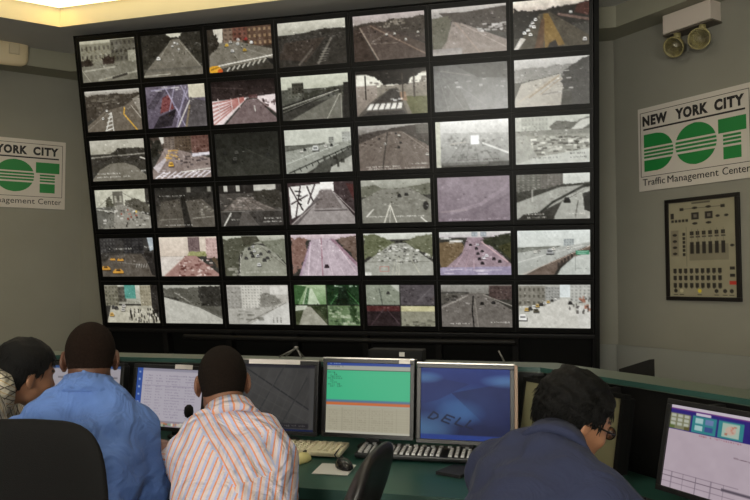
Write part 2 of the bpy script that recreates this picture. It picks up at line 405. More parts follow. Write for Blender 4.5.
@scr(2, 2, 'violet steel bridge girders with a red patch')
def _(c):
    c.grad((105, 96, 108), (92, 82, 96)); c.grad((205, 198, 172), (198, 190, 165), 0, .32, .72, 1); c.poly((88, 82, 82), (.74, .3), (1, .42), (1, 1), (.62, 1), jit=.01); c.poly((124, 66, 66), (.28, .28), (.4, .2), (.46, .55), (.22, .65)); c.poly((46, 40, 46), (.2, .72), (.5, .55), (.4, .95), (.08, 1)); c.poly((76, 68, 78), (.12, .55), (.35, .1), (.25, .08), (0, .5))
    for a, b in (((.32, 0), (.62, .95)), ((.5, 0), (.38, .6)), ((.68, .05), (.48, 1)), ((.1, .1), (.5, .05)), ((.36, .12), (.55, .7)), ((.6, 0), (.7, .35)), ((.72, .1), (.5, .75))): c.line((158, 150, 172), .03, a, b, al=.85)
    c.line((205, 198, 190), .03, (.73, .38), (.5, 1)); c.line((150, 130, 95), .05, (.72, .5), (.64, 1), al=.7); c.blocks((225, 220, 215), 6, .02, .55, .02, .12, .08, .02, 9, .7); c.noise(9, 10, 9)
@scr(2, 3, 'road beside bright red railings under a dark deck')
def _(c):
    c.grad((36, 26, 24), (56, 44, 42), 0, .42); c.line((90, 76, 72), .02, (0, .12), (.5, .2), al=.6); c.poly((220, 205, 202), (0, .45), (1, .36), (1, .8), (.7, .42), (.55, .42), (.15, 1), (0, 1))
    for i in range(6): c.line((176, 104, 94), .035, (.5, .4+i*.012), (0, .5+i*.1), al=.85)
    for u in (.1, .3, .42): c.line((200, 180, 175), .02, (u, .4), (u+.02, .85-u*.4))
    c.poly((118, 100, 98), (.55, .44), (.7, .44), (1, .92), (1, 1), (.2, 1)); c.line(W_, .02, (.66, .6), (.67, .72)); c.rect((100, 66, 64), .58, .34, .72, .43, al=.8); c.blocks((90, 70, 68), 16, .75, 1, .42, .6, .03, .06, 10); c.line((150, 130, 125), .02, (.72, .46), (1, .8)); c.noise(7, 12, 10)
@scr(2, 4, 'elevated railway and bare road beside a lone apartment block')
def _(c):
    c.grad((200, 202, 182), (185, 186, 165), 0, .3); c.poly((85, 85, 75), (0, .3), (.5, .32), (1, .25), (1, .5), (0, .7)); c.bld((98, 98, 86), .1, .3, .25, .5, (60, 60, 52), 4, 3); c.bld((70, 68, 58), .16, .34, .16, .4, (40, 40, 34), 4, 3); c.poly((60, 60, 50), (.34, .38), (.6, .34), (1, .26), (1, .36), (.3, .55), jit=.015); c.poly((112, 110, 98), (.1, 1), (.88, .42), (.9, .42), (.88, 1)); c.poly((44, 43, 38), (0, .66), (.85, .32), (.88, .36), (0, .86)); c.line((160, 158, 142), .025, (0, .72), (.85, .36)); c.line((130, 128, 115), .02, (0, .8), (.7, .44), al=.8); c.line((200, 198, 180), .012, (.86, .45), (.66, 1)); c.line((185, 182, 165), .012, (.88, .45), (.88, 1)); c.poly((40, 38, 34), (.92, .2), (1, .2), (1, 1), (.9, 1)); c.cars([(60, 58, 52)], [(.7, .48), (.77, .45)], .02, .04); c.noise(6, 12, 11)
@scr(2, 5, 'zebra crossing under a dark overpass with pillars')
def _(c):
    c.grad((150, 142, 128), (120, 112, 98)); c.poly((225, 222, 205), (.02, .08), (1, .12), (1, .3), (0, .4)); c.grad((160, 148, 135), (120, 108, 96), .32, 1, 0, .3); c.blocks((90, 80, 70), 20, .2, 1, .12, .34, .05, .05, 12, .6); c.grad((30, 26, 22), (38, 33, 28), 0, .08); c.poly((34, 28, 24), (.1, 0), (1, 0), (.98, .1), (.8, .2), (.75, .36), (.55, .34), (.4, .3), (.3, .18), (.15, .1), jit=.02); c.poly((88, 82, 74), (.48, .42), (.6, .42), (.72, 1), (0, 1), (.2, .7)); c.poly((62, 57, 52), (.5, .42), (.58, .42), (.64, .7), (.24, .72)); c.poly((100, 100, 62), (.68, .6), (1, .62), (1, 1), (.78, 1)); c.poly((150, 120, 95), (.62, .5), (.7, .5), (.72, .7), (.63, .68)); c.poly((62, 58, 54), (.16, .9), (.66, .9), (.7, 1), (.05, 1))
    for u in (.14, .66, .82): c.line((66, 58, 50), .035, (u, .12), (u, .62))
    for i in range(6): c.poly((225, 222, 212), (.2+i*.08, .73), (.25+i*.08, .73), (.21+i*.085, .86), (.14+i*.085, .86))
    c.blocks((220, 218, 212), 4, .47, .6, .62, .7, .05, .03, 3); c.noise(7, 12, 12)
@scr(2, 6, 'faint grey motorway under glare painted brighter downwards')
def _(c):
    c.grad((92, 92, 90), (132, 132, 132)); c.poly((72, 72, 70), (.3, .02), (1, .02), (1, .35), (.6, .3)); c.poly((104, 104, 102), (0, .12), (.3, .3), (.5, 1), (0, 1)); c.fan((165, 165, 162), .02, (.05, .08), [(.4, .95), (.7, .9), (.2, 1)], al=.3); c.blocks((190, 190, 188), 12, .1, .95, .15, .55, .05, .03, 13, .5); c.line((140, 136, 130), .02, (.1, .12), (.5, .25), al=.7); c.ell((200, 200, 198), .72, .55, .14, .2, al=.0, soft=True); c.noise(5, 8, 13)  # grey wash, brighter downwards, is reflected glare painted into the picture
@scr(2, 7, 'pale highway fading into a dark hillside on the right')
def _(c):
    c.grad((200, 198, 192), (175, 172, 166), 0, .22); c.poly((132, 130, 124), (0, .2), (.5, .18), (.8, .14), (.85, .3), (0, .5), jit=.02); c.poly((168, 162, 150), (0, .85), (.1, .5), (.6, .35), (.66, .45), (.62, 1), (0, 1)); c.line((150, 125, 90), .03, (.2, .8), (.6, .38), al=.6); c.line((185, 170, 145), .03, (.05, .9), (.52, .42), al=.5); c.line((145, 120, 90), .02, (.35, .75), (.62, .45), al=.5); c.poly((58, 56, 54), (1, 0), (.88, .08), (.78, .18), (.66, .32), (.62, .5), (.75, .75), (.78, 1), (1, 1), jit=.015); c.line((110, 108, 104), .03, (.38, .75), (.75, .68), al=.6); c.blocks((215, 212, 205), 8, .45, .75, .25, .75, .05, .02, 14, .6); c.noise(5, 10, 14)
@scr(3, 1, 'low arched bridge over an empty road, black and white')
def _(c):
    c.grad((180, 176, 160), (165, 160, 142), 0, .34); c.poly((60, 56, 48), (0, .38), (.35, .34), (.5, .22), (.8, .22), (1, .25), (1, .8), (0, .8), jit=.015); c.line((160, 155, 140), .03, (0, .42), (1, .36), al=.8); c.line((55, 50, 44), .05, (0, .62), (.4, .42), (.8, .42), (1, .55)); c.poly((118, 112, 98), (0, .95), (.15, .72), (.35, .58), (.6, .56), (.8, .66), (1, .9), (1, 1), (0, 1)); c.line((210, 205, 190), .03, (.9, .45), (1, .5)); c.stamp(.8, .1, .5); c.stamp(.88, .08, .68); c.stamp(.76, .72, .98); c.noise(6, 10, 15)
@scr(3, 2, 'yellow cabs crowding a snowy looking crossing below brick towers')
def _(c):
    c.grad((70, 60, 52), (90, 78, 68), 0, .4); c.poly((205, 200, 188), (.16, 0), (.26, 0), (.24, .14), (.2, .18)); c.bld((112, 98, 86), .24, .42, 0, .32, (70, 60, 54), 3, 6); c.bld((92, 76, 60), .42, .7, 0, .34, (60, 48, 40), 5, 5); c.bld((108, 76, 66), .7, 1, 0, .42, (80, 50, 42), 5, 4); c.poly((44, 42, 34), (0, .05), (.14, .1), (.22, .3), (0, .5), jit=.03); c.poly((140, 124, 116), (.24, .28), (.42, .3), (1, .55), (1, 1), (0, 1), (0, .8)); c.poly((205, 200, 205), (.68, .42), (1, .4), (1, .47), (.7, .5)); c.blocks((215, 170, 90), 16, .22, .42, .3, .55, .05, .04, 16); c.car((225, 170, 60), .33, .66, .09); c.blocks((70, 60, 60), 26, .4, .95, .42, .72, .05, .04, 17, .7); c.poly((195, 185, 185), (.02, .72), (.24, .5), (.26, .55), (.1, .85))
    for i in range(9): c.line((228, 222, 228), .025, (.05+i*.1, .98), (.2+i*.1, .84), al=.9)
    c.line(W_, .02, (.5, .85), (1, .78)); c.blocks((225, 220, 225), 20, .05, 1, .78, .98, .08, .02, 18, .7); c.noise(10, 14, 16)
@scr(3, 3, 'almost black picture with faint cars on a road')
def _(c):
    c.grad((34, 34, 29), (58, 58, 50)); c.poly((38, 38, 32), (0, 0), (1, 0), (1, .4), (.4, .3), (0, .35)); c.line((76, 76, 66), .012, (.4, .32), (1, .78), al=.8); c.line((70, 70, 60), .012, (.1, .4), (.3, 1), al=.6); c.cars([(40, 40, 36), (85, 84, 76)], [(.15, .45), (.33, .45), (.28, .65), (.3, .6), (.82, .52)], .05, .08); c.noise(4, 9, 17)
@scr(3, 4, 'motorway viaduct edge with distant towers, black and white')
def _(c):
    c.grad((198, 200, 186), (188, 190, 175), 0, .35); c.poly((95, 96, 86), (0, .36), (.5, .34), (.62, .32), (.5, .48), (0, .55)); c.bld((140, 142, 132), .66, .74, .2, .34, (90, 90, 82), 2, 3); c.bld((165, 167, 158), .86, .98, .1, .34, (140, 140, 130), 3, 4); c.poly((150, 152, 140), (0, .5), (.6, .36), (1, .3), (1, .42), (.3, 1), (0, 1)); c.line((210, 212, 200), .014, (0, .78), (.5, .52), (.8, .38), al=.8); c.line((60, 60, 54), .03, (.05, .98), (.98, .42)); c.poly((82, 82, 74), (.4, 1), (.5, .78), (1, .44), (1, .6), (.7, .86), (.6, 1)); c.poly((172, 172, 160), (.68, .88), (1, .62), (1, 1), (.66, 1))
    for i in range(10): c.line((45, 45, 40), .022, (.12+i*.09, .93-i*.055), (.14+i*.09, 1.0-i*.055))
    c.blocks((55, 54, 48), 7, .55, .85, .6, .82, .05, .08, 19); c.car((210, 212, 205), .46, .44, .1); c.cars([W_, K_], [(.25, .5), (.3, .46), (.62, .4), (.7, .38)], .04, .05); c.noise(6, 12, 18)
@scr(3, 5, 'wide brownish multi lane highway seen head on')
def _(c):
    c.grad((170, 166, 158), (120, 114, 106), 0, .2); c.poly((70, 62, 56), (0, .2), (.42, .1), (.65, .05), (1, 0), (1, .4), (.5, .2), (0, .45), jit=.01); c.bld((96, 92, 84), .82, 1, .02, .22, (76, 72, 66), 4, 3); c.poly((112, 100, 90), (.42, .16), (.62, .16), (1, .5), (1, 1), (0, 1), (0, .4)); c.line((55, 48, 42), .03, (.42, .18), (.33, 1), al=.8); c.line((150, 138, 125), .015, (.64, .18), (1, .62)); c.fan((142, 130, 118), .014, (.5, .1), [(.12, 1), (.7, 1), (.95, .95), (-.1, .8)], al=.6, t0=.2); c.cars([(50, 44, 40), W_], [(.6, .4), (.38, .42), (.54, .2), (.58, .24), (.3, .3), (.97, .68), (.57, .5)], .03, .05); c.stamp(.9, .1, .6); c.stamp(.86, .75, .98); c.stamp(.95, .12, .98); c.noise(6, 14, 19)
@scr(3, 6, 'street with a pale square sign under painted white glare')
def _(c):
    c.grad((225, 225, 220), (122, 122, 116), 0, .9); c.grad((205, 206, 185), (188, 188, 168), 0, 1, 0, .07); c.poly((150, 150, 145), (.1, .25), (1, .3), (1, .95), (.05, .95), al=.5); c.fan((90, 90, 86), .015, (.5, .2), [(.1, 1), (.25, 1), (.4, 1), (.6, 1), (.8, .9)], al=.5); c.blocks((90, 90, 86), 40, .15, .95, .3, .8, .04, .05, 20, .4); c.rect((240, 240, 236), .48, .32, .6, .52); c.line((225, 225, 220), .04, (.65, .5), (.98, .72), al=.8); c.line((215, 205, 190), .015, (.2, .5), (.42, .46), al=.7); c.poly((70, 70, 66), (.72, .9), (1, .9), (1, 1), (.72, 1)); c.stamp(.83, .3, .6, (80, 70, 70)); c.stamp(.83, .65, .85, (60, 50, 50)); c.noise(8, 12, 20)  # white fading downwards is glare on the glass, painted as picture colour
@scr(3, 7, 'crowded pale parking area beside dark trees')
def _(c):
    c.grad((182, 184, 172), (165, 166, 154)); c.bld((165, 167, 155), .08, .45, .02, .3, (140, 142, 132), 8, 3); c.poly((95, 95, 86), (.46, .2), (.6, .12), (.8, .14), (1, .05), (1, .4), (.5, .34), jit=.02); c.poly((190, 190, 180), (.75, .3), (.88, .12), (1, .08), (1, .2), (.85, .35)); c.rect((128, 128, 118), 0, .3, 1, .4); c.poly((150, 150, 138), (.15, .4), (1, .4), (1, .72), (.3, .85)); c.blocks((205, 204, 192), 46, .2, .95, .4, .75, .07, .04, 21, .8); c.blocks((75, 73, 66), 46, .2, .95, .42, .78, .06, .03, 22, .7); c.poly((188, 190, 180), (0, .92), (1, .7), (1, 1), (0, 1)); c.poly((158, 158, 148), (0, .3), (.16, .4), (.3, .85), (0, 1), al=.7); c.stamp(.85, .18, .6, (90, 90, 84)); c.stamp(.78, .74, .95, (60, 60, 56)); c.stamp(.86, .74, .95, (60, 60, 56)); c.noise(6, 12, 21)
@scr(4, 1, 'suspension bridge tower rising over a busy approach')
def _(c):
    c.grad((188, 186, 165), (180, 178, 158), 0, .45); c.bld((104, 100, 88), .33, .52, .06, .42, (175, 172, 152), 2, 1); c.line((100, 96, 85), .01, (.35, .1), (0, .5)); c.line((100, 96, 85), .01, (.52, .1), (1, .5)); c.poly((82, 80, 64), (.2, .25), (.3, .2), (.34, .5), (.18, .5), jit=.02); c.poly((86, 82, 70), (.56, .3), (.75, .25), (.95, .35), (1, .6), (.5, .6), jit=.02); c.rect((55, 52, 46), .92, 0, 1, .4); c.poly((140, 136, 124), (.4, .4), (.52, .4), (1, .7), (1, 1), (.1, 1), (.25, .6)); c.poly((110, 108, 98), (0, .45), (.35, .42), (.3, .95), (0, 1), al=.8); c.line((190, 188, 172), .02, (.02, .5), (.3, .55)); c.blocks((205, 202, 190), 20, .1, .95, .5, .9, .05, .03, 23, .7); c.blocks((165, 80, 60), 7, .3, .75, .5, .75, .03, .05, 24); c.blocks((60, 56, 50), 26, .15, .95, .45, .95, .03, .05, 25, .7); c.rect((220, 180, 70), .72, .55, .75, .6); c.noise(10, 14, 22)
@scr(4, 2, 'dim wide avenue split by a dark median, seen twice')
def _(c):
    c.grad((42, 40, 36), (92, 86, 76)); c.rect((120, 116, 104), .55, .02, .62, .14); c.rect((135, 132, 120), .9, .02, .96, .14); c.poly((88, 82, 72), (.1, .35), (.42, .3), (.48, 1), (0, 1)); c.poly((92, 86, 76), (.52, .35), (.8, .3), (1, .6), (1, 1), (.6, 1)); c.poly((40, 37, 32), (.44, .2), (.5, .2), (.6, 1), (.47, 1)); c.fan((135, 130, 118), .012, (.28, .25), [(.02, 1), (.2, 1), (.38, 1)], al=.5, t0=.3); c.line((150, 146, 132), .014, (.05, .8), (.45, .78), al=.8); c.line((170, 165, 150), .018, (.62, .78), (.98, .74), al=.8); c.stamp(.2, .08, .5, W_); c.stamp(.92, .15, .6, W_); c.blocks((150, 145, 130), 12, .7, .95, .4, .7, .05, .03, 26, .6); c.noise(7, 12, 23)
@scr(4, 3, 'junction at dusk with a bright diagonal stripe at lower left')
def _(c):
    c.grad((80, 75, 68), (62, 58, 54)); c.rect((48, 44, 40), 0, 0, 1, .2)
    for a, b in ((.08, .14), (.28, .34), (.56, .9)): c.rect((185, 182, 170), a, .02, b, .16)
    c.poly((62, 58, 50), (.55, .2), (.72, .12), (.95, .15), (1, .6), (.6, .5), jit=.02); c.poly((104, 96, 88), (.3, .3), (.45, .3), (.9, .62), (.05, .62)); c.fan((170, 155, 145), .012, (.35, .3), [(.7, .62), (.5, .62), (.2, .62), (.85, .6)], al=.6); c.blocks((150, 138, 128), 30, .05, .6, .3, .6, .05, .03, 27, .6); c.line((120, 115, 108), .015, (0, .64), (1, .63)); c.line(W_, .03, (.17, .68), (.05, .98)); c.poly((100, 94, 88), (.35, .65), (.45, .65), (.6, .98), (.28, .98), al=.8); c.stamp(.82, .15, .3); c.stamp(.8, .7, .95); c.stamp(.88, .68, .95); c.noise(7, 12, 24)
@scr(4, 4, 'empty steel bridge roadway climbing to a white gap')
def _(c):
    c.grad((66, 52, 52), (60, 48, 48)); c.poly((225, 222, 215), (.02, .1), (.7, .02), (.7, .22), (.45, .3), (.25, .7), (.04, .85)); c.rect((235, 232, 225), .5, 0, .7, .16); c.poly((150, 142, 138), (.5, .18), (.66, .18), (1, .85), (1, 1), (.05, 1), (.35, .55)); c.poly((118, 108, 104), (.48, .2), (.66, .2), (.82, .62), (.4, .62)); c.line((85, 76, 74), .03, (.4, .67), (.88, .67)); c.poly((98, 90, 88), (.02, 1), (.45, .35), (.48, .4), (.12, 1)); c.line((170, 160, 155), .02, (.04, .98), (.42, .5))
    for a, b in (((.04, .1), (.22, .65)), ((.2, .08), (.1, .85)), ((.3, .1), (.38, .45)), ((.42, .05), (.3, .5)), ((.05, .5), (.3, .3)), ((.7, .05), (1, .5)), ((.8, .02), (.78, .4))): c.line((72, 60, 60), .035, a, b)
    for i in range(5): c.line((40, 32, 32), .03, (.12+i*.02, .2+i*.1), (.2, .22+i*.1))
    c.poly((80, 40, 38), (.88, .05), (1, .08), (1, .5)); c.line((150, 140, 135), .02, (.7, .25), (1, .75)); c.noise(7, 12, 25)
@scr(4, 5, 'broad grey highway with long white lane arrows')
def _(c):
    c.grad((172, 172, 158), (140, 140, 126), 0, .25); c.poly((108, 108, 92), (0, .15), (.2, .12), (.3, .2), (.6, .22), (.8, .15), (1, .12), (1, .35), (0, .4), jit=.015); c.poly((128, 126, 114), (.3, .22), (.7, .2), (1, .5), (1, 1), (0, 1), (0, .45)); c.line((215, 212, 195), .022, (.42, .55), (.32, 1)); c.line((220, 216, 200), .022, (.42, .6), (.5, 1)); c.line((205, 202, 188), .016, (.42, .55), (.4, 1), al=.7); c.line(W_, .03, (.17, .68), (.07, .84)); c.line(W_, .03, (.85, .88), (.93, 1)); c.cars([(40, 38, 34)], [(.55, .37), (.65, .35)], .05, .07); c.ell((55, 52, 50), .92, .62, .04, .1); c.stamp(.83, .1, .4); c.stamp(.83, .5, .9); c.blocks((170, 168, 155), 14, .05, .9, .3, .6, .04, .02, 28, .5); c.noise(6, 12, 26)
@scr(4, 6, 'plain mauve blur')
def _(c):
    c.grad((142, 128, 136), (128, 114, 122)); c.line((165, 150, 158), .08, (.2, .8), (.6, .62), (.95, .25), al=.5); c.line((165, 150, 150), .04, (.05, .78), (.4, .74), al=.5); c.line((112, 100, 108), .05, (.5, .85), (1, .4), al=.4); c.noise(6, 5, 27); c.stamp(.93, .15, .45, (190, 178, 184), h=.05); c.stamp(.93, .7, .96, (180, 168, 174))
@scr(4, 7, 'sunken expressway beside tall apartment slabs, black and white')
def _(c):
    c.grad((205, 208, 198), (190, 192, 182), 0, .3); c.bld((98, 97, 88), 0, .34, 0, .42, (140, 138, 128), 5, 8); c.bld((110, 106, 98), .34, .64, 0, .36, (82, 78, 72), 6, 8); c.poly((60, 60, 52), (0, .4), (.3, .34), (.65, .25), (1, .22), (1, .3), (.3, .5), (0, .6), jit=.015); c.poly((158, 158, 148), (0, .62), (.6, .3), (1, .26), (1, .32), (.3, .85), (0, .98)); c.line((50, 50, 44), .05, (.2, 1), (.5, .62), (.9, .3), (1, .28)); c.poly((165, 165, 155), (.5, 1), (.62, .62), (1, .32), (1, 1)); c.poly((45, 44, 40), (.9, .45), (1, .4), (1, .85), (.92, .8)); c.line((90, 88, 80), .02, (.84, .6), (.8, .95)); c.line((210, 208, 198), .02, (.22, .35), (.22, .6)); c.car(K_, .69, .58, .09); c.poly((50, 48, 42), (0, 1), (.1, .88), (.45, .8), (.5, 1), jit=.02); c.stamp(.86, .12, .4); c.stamp(.86, .72, .92); c.stamp(.93, .15, .4); c.noise(7, 12, 28)
@scr(5, 1, 'yellow taxis turning at a dim avenue')
def _(c):
    c.grad((52, 50, 48), (88, 82, 72)); c.bld((58, 56, 54), 0, .3, 0, .38, (90, 88, 84), 5, 4); c.bld((46, 44, 44), .45, .8, 0, .4, (70, 68, 66), 5, 5); c.poly((165, 175, 180), (.88, 0), (1, 0), (1, .3), (.92, .35)); c.poly((92, 84, 74), (.2, .45), (.75, .42), (1, .95), (1, 1), (0, 1), (0, .7)); c.poly((46, 42, 38), (.8, .4), (1, .4), (1, 1), (.92, .95)); c.line((150, 146, 136), .012, (.3, .62), (.75, .7), al=.7)
    for x, y, k in ((.07, .78, .09), (.3, .86, .1), (.36, .56, .06), (.22, .55, .05)): c.poly((205, 145, 50), (x-k, y), (x-k*.5, y-k*.6), (x+k*.5, y-k*.6), (x+k, y), (x+k*.9, y+k*.6), (x-k, y+k*.6)); c.poly((60, 50, 40), (x-k*.45, y-.01), (x-k*.3, y-k*.5), (x+k*.35, y-k*.5), (x+k*.5, y-.01)); c.rect((35, 28, 22), x-k, y+k*.5, x+k, y+k*.7)
    c.stamp(.26, .15, .6, W_, h=.05); c.stamp(.22, .78, .98, W_, h=.05)
    for i in range(5): c.line((160, 156, 148), .02, (.64+i*.045, .76), (.66+i*.045, .68))
    c.noise(8, 12, 29)
@scr(5, 2, 'pinkish riverside drive packed with cars below a tower')
def _(c):
    c.grad((210, 196, 178), (202, 186, 168), 0, .48); c.bld((120, 100, 98), .5, .7, .02, .38, (96, 78, 78), 6, 8); c.bld((188, 158, 150), .8, 1, .05, .55, (165, 135, 128), 4, 6); c.poly((150, 150, 96), (.5, .38), (.8, .38), (.8, .5), (.48, .48), jit=.01); c.rect((180, 168, 152), 0, .48, .42, .52); c.poly((205, 195, 184), (0, .5), (.42, .5), (.1, .95), (0, 1)); c.poly((160, 122, 112), (.44, .48), (.62, .48), (1, .95), (1, 1), (.04, 1)); c.blocks((110, 66, 60), 44, .25, .85, .55, .98, .05, .035, 30, .7); c.blocks((228, 210, 200), 26, .25, .85, .55, .98, .045, .03, 31, .7); c.poly((96, 80, 62), (.86, .55), (.95, .5), (1, .7), (1, .85), jit=.02); c.line((190, 160, 145), .02, (.42, .52), (.05, .98)); c.noise(6, 12, 30)
@scr(5, 3, 'gently bending grey expressway with a dozen cars')
def _(c):
    c.grad((188, 188, 172), (140, 140, 124), 0, .2); c.poly((84, 84, 68), (0, .1), (.3, .05), (.5, .18), (.25, .5), (.2, 1), (0, 1), jit=.02); c.poly((72, 70, 56), (.3, .02), (.55, .02), (.6, .15), (.35, .25)); c.poly((142, 142, 126), (.35, .3), (.55, .22), (.75, .3), (1, .75), (1, 1), (.25, 1), (.27, .6)); c.poly((120, 122, 104), (.6, .15), (1, .1), (1, .7), (.72, .3), jit=.01); c.line((195, 192, 176), .014, (.28, .45), (.24, 1)); c.line((100, 98, 86), .02, (.62, .3), (1, .78), al=.7); c.cars([(60, 60, 56), (205, 205, 200), (75, 74, 70)], [(.45, .42), (.5, .38), (.36, .55), (.47, .5), (.55, .5), (.7, .55), (.65, .6), (.56, .72), (.73, .4), (.42, .32), (.48, .28), (.6, .45)], .035, .08); c.blocks((165, 162, 148), 10, .02, .2, .6, .95, .09, .04, 32, .6); c.stamp(.88, .35, .85, (190, 188, 175)); c.noise(6, 12, 31)
@scr(5, 4, 'rose tinted straight expressway with one dark car')
def _(c):
    c.grad((210, 192, 196), (180, 160, 165), 0, .14); c.poly((130, 98, 86), (0, .08), (.25, .1), (.22, .6), (0, 1), jit=.03); c.poly((112, 92, 80), (.72, .1), (1, .06), (1, .7), (.85, .4), jit=.03); c.poly((180, 163, 171), (.32, .12), (.62, .1), (1, .8), (1, 1), (.1, 1)); c.poly((150, 118, 130), (.6, .12), (.66, .12), (1, .7), (1, .8)); c.line((150, 95, 108), .03, (.47, .1), (.46, 1), al=.6); c.line((165, 135, 160), .06, (.3, .2), (.12, 1), al=.5); c.line((225, 205, 215), .03, (.3, .2), (.24, 1), al=.6); c.line((225, 200, 205), .02, (.7, .25), (.96, .9), al=.6); c.fan((225, 205, 212), .012, (.5, .05), [(.35, 1), (.62, 1), (.8, 1)], al=.5, t0=.2); c.car((50, 30, 38), .53, .76, .07); c.blocks((225, 215, 215), 16, .2, .8, .1, .5, .02, .03, 33, .5); c.noise(9, 14, 32)
@scr(5, 5, 'long queue of traffic between green trees')
def _(c):
    c.grad((208, 210, 200), (190, 192, 178), 0, .16); c.poly((104, 108, 78), (0, .02), (.2, .05), (.42, .2), (.4, .35), (0, .65), jit=.03); c.poly((108, 110, 84), (.6, .22), (.8, .08), (1, .05), (1, .6), (.75, .42), jit=.03); c.poly((158, 158, 146), (.42, .25), (.62, .24), (1, .7), (1, 1), (0, 1), (0, .7)); c.blocks((70, 68, 62), 55, .25, .75, .28, .7, .035, .022, 34, .8); c.blocks((225, 224, 215), 46, .2, .8, .28, .7, .035, .02, 35, .8); c.fan((205, 202, 175), .012, (.52, .15), [(.4, 1), (.46, 1), (.5, 1), (.8, .95)], al=.7, t0=.4); c.line((110, 108, 96), .01, (0, .68), (1, .68)); c.line((185, 90, 80), .012, (.23, .78), (.35, .78), (.35, .9), (.23, .9), (.23, .78)); c.rect((215, 215, 205), 0, .92, .1, 1); c.blocks((225, 224, 215), 8, .85, 1, .45, .6, .04, .03, 36, .7); c.noise(7, 14, 33)
@scr(5, 6, 'pink expressway beside dark green trees at right')
def _(c):
    c.grad((205, 206, 200), (190, 182, 182), 0, .14); c.poly((118, 98, 70), (0, .25), (.3, .2), (.36, .35), (.2, .75), (0, .85), jit=.02); c.blocks((225, 225, 218), 6, .02, .28, .1, .25, .12, .04, 37, .8); c.poly((152, 130, 138), (.4, .14), (.6, .14), (1, .75), (1, .88), (.05, .88), (.32, .5)); c.poly((48, 52, 34), (.6, .22), (.75, .12), (1, .06), (1, .68), jit=.025); c.poly((74, 72, 40), (.82, .35), (1, .25), (1, .65), (.9, .5), al=.8); c.bld((140, 150, 155), .46, .54, .02, .12, (190, 195, 200), 2, 1); c.bld((140, 150, 155), .58, .66, .02, .12, (190, 195, 200), 2, 1); c.line((210, 175, 175), .02, (.6, .25), (.95, .7)); c.poly((150, 140, 165), (0, .82), (1, .8), (1, 1), (0, 1)); c.fan((205, 170, 178), .012, (.5, .12), [(.35, .9), (.48, .9), (.2, .85)], al=.6, t0=.2); c.blocks((215, 205, 215), 12, .02, .95, .84, .96, .16, .02, 38, .6); c.cars([(45, 35, 40), (40, 30, 35), (225, 220, 225)], [(.52, .38), (.6, .45), (.66, .55), (.54, .5), (.56, .62), (.62, .6), (.76, .62), (.6, .72), (.54, .3), (.84, .68), (.44, .3)], .035, .06); c.noise(7, 14, 34)
@scr(5, 7, 'elevated highway over a green road sign')
def _(c):
    c.grad((208, 214, 208), (198, 202, 194), 0, .38); c.poly((120, 122, 112), (0, .38), (.5, .36), (.62, .35), (.4, .5), (0, .5)); c.bld((165, 172, 170), .64, .78, .2, .36, (125, 130, 128), 4, 3); c.poly((168, 170, 162), (0, .5), (.6, .38), (1, .28), (1, .34), (.45, .72), (.1, 1), (0, 1)); c.line((205, 206, 198), .02, (0, .72), (.5, .5), (.9, .36), al=.8); c.poly((112, 96, 84), (.1, 1), (.45, .74), (1, .36), (1, .44), (.6, .75), (.5, 1)); c.line((198, 178, 160), .015, (.08, .98), (1, .36), al=.9)
    for i in range(5): c.rect((62, 54, 48), .55+i*.045, .72-i*.045, .585+i*.045, .86-i*.06)
    c.poly((182, 186, 178), (.6, .85), (.78, .6), (1, .5), (1, 1), (.55, 1)); c.rect((66, 140, 104), .8, .46, .98, .56); c.line((180, 210, 195), .01, (.82, .49), (.96, .49)); c.line((180, 210, 195), .01, (.82, .53), (.94, .53)); c.line((120, 122, 116), .015, (.8, .46), (.8, .9)); c.car((170, 172, 170), .45, .48, .1); c.cars([W_], [(.25, .48), (.3, .45), (.7, .4), (.5, .42)], .04, .05); c.stamp(.84, .8, .95, (110, 112, 106)); c.noise(6, 12, 35)
@scr(6, 1, 'sunlit city street full of pedestrians')
def _(c):
    c.grad((200, 198, 182), (150, 148, 132), 0, .5); c.bld((120, 116, 98), 0, .25, .02, .55, (80, 76, 64), 4, 5); c.bld((92, 88, 76), .25, .4, .05, .45, (60, 58, 50), 2, 4); c.rect((80, 150, 135), .38, 0, .58, .36); c.bld((150, 142, 118), .66, .86, .02, .6, (125, 118, 96), 4, 6); c.rect((46, 42, 38), .86, 0, 1, .7); c.poly((175, 170, 150), (.1, .55), (.85, .55), (1, 1), (0, 1)); c.blocks((40, 36, 32), 48, .42, .98, .6, .96, .022, .1, 39, .85); c.blocks((205, 200, 182), 24, .4, .95, .6, .9, .02, .06, 40, .8); c.cars([(205, 200, 190), (90, 88, 84), (200, 150, 60)], [(.32, .65), (.2, .6), (.1, .78), (.34, .55), (.14, .58)], .05, .09); c.noise(10, 14, 36)
@scr(6, 2, 'pale empty quay curving below a dark wood')
def _(c):
    c.grad((170, 168, 156), (150, 148, 136), 0, .2); c.poly((92, 90, 80), (0, .1), (.5, .08), (1, .05), (1, 1), (.6, .7), (.2, .35), (0, .3), jit=.02); c.poly((52, 50, 44), (.6, .05), (.98, .03), (1, .55), (.65, .55), jit=.02); c.poly((176, 174, 162), (0, .32), (.15, .38), (.6, .58), (1, .88), (1, 1), (0, 1)); c.line((110, 108, 98), .02, (.1, .36), (.6, .55), (1, .85)); c.line((165, 162, 150), .03, (.2, .2), (.45, .45), al=.6); c.stamp(.9, .12, .35, (140, 138, 128)); c.stamp(.9, .7, .95, (150, 148, 138)); c.noise(6, 10, 37)
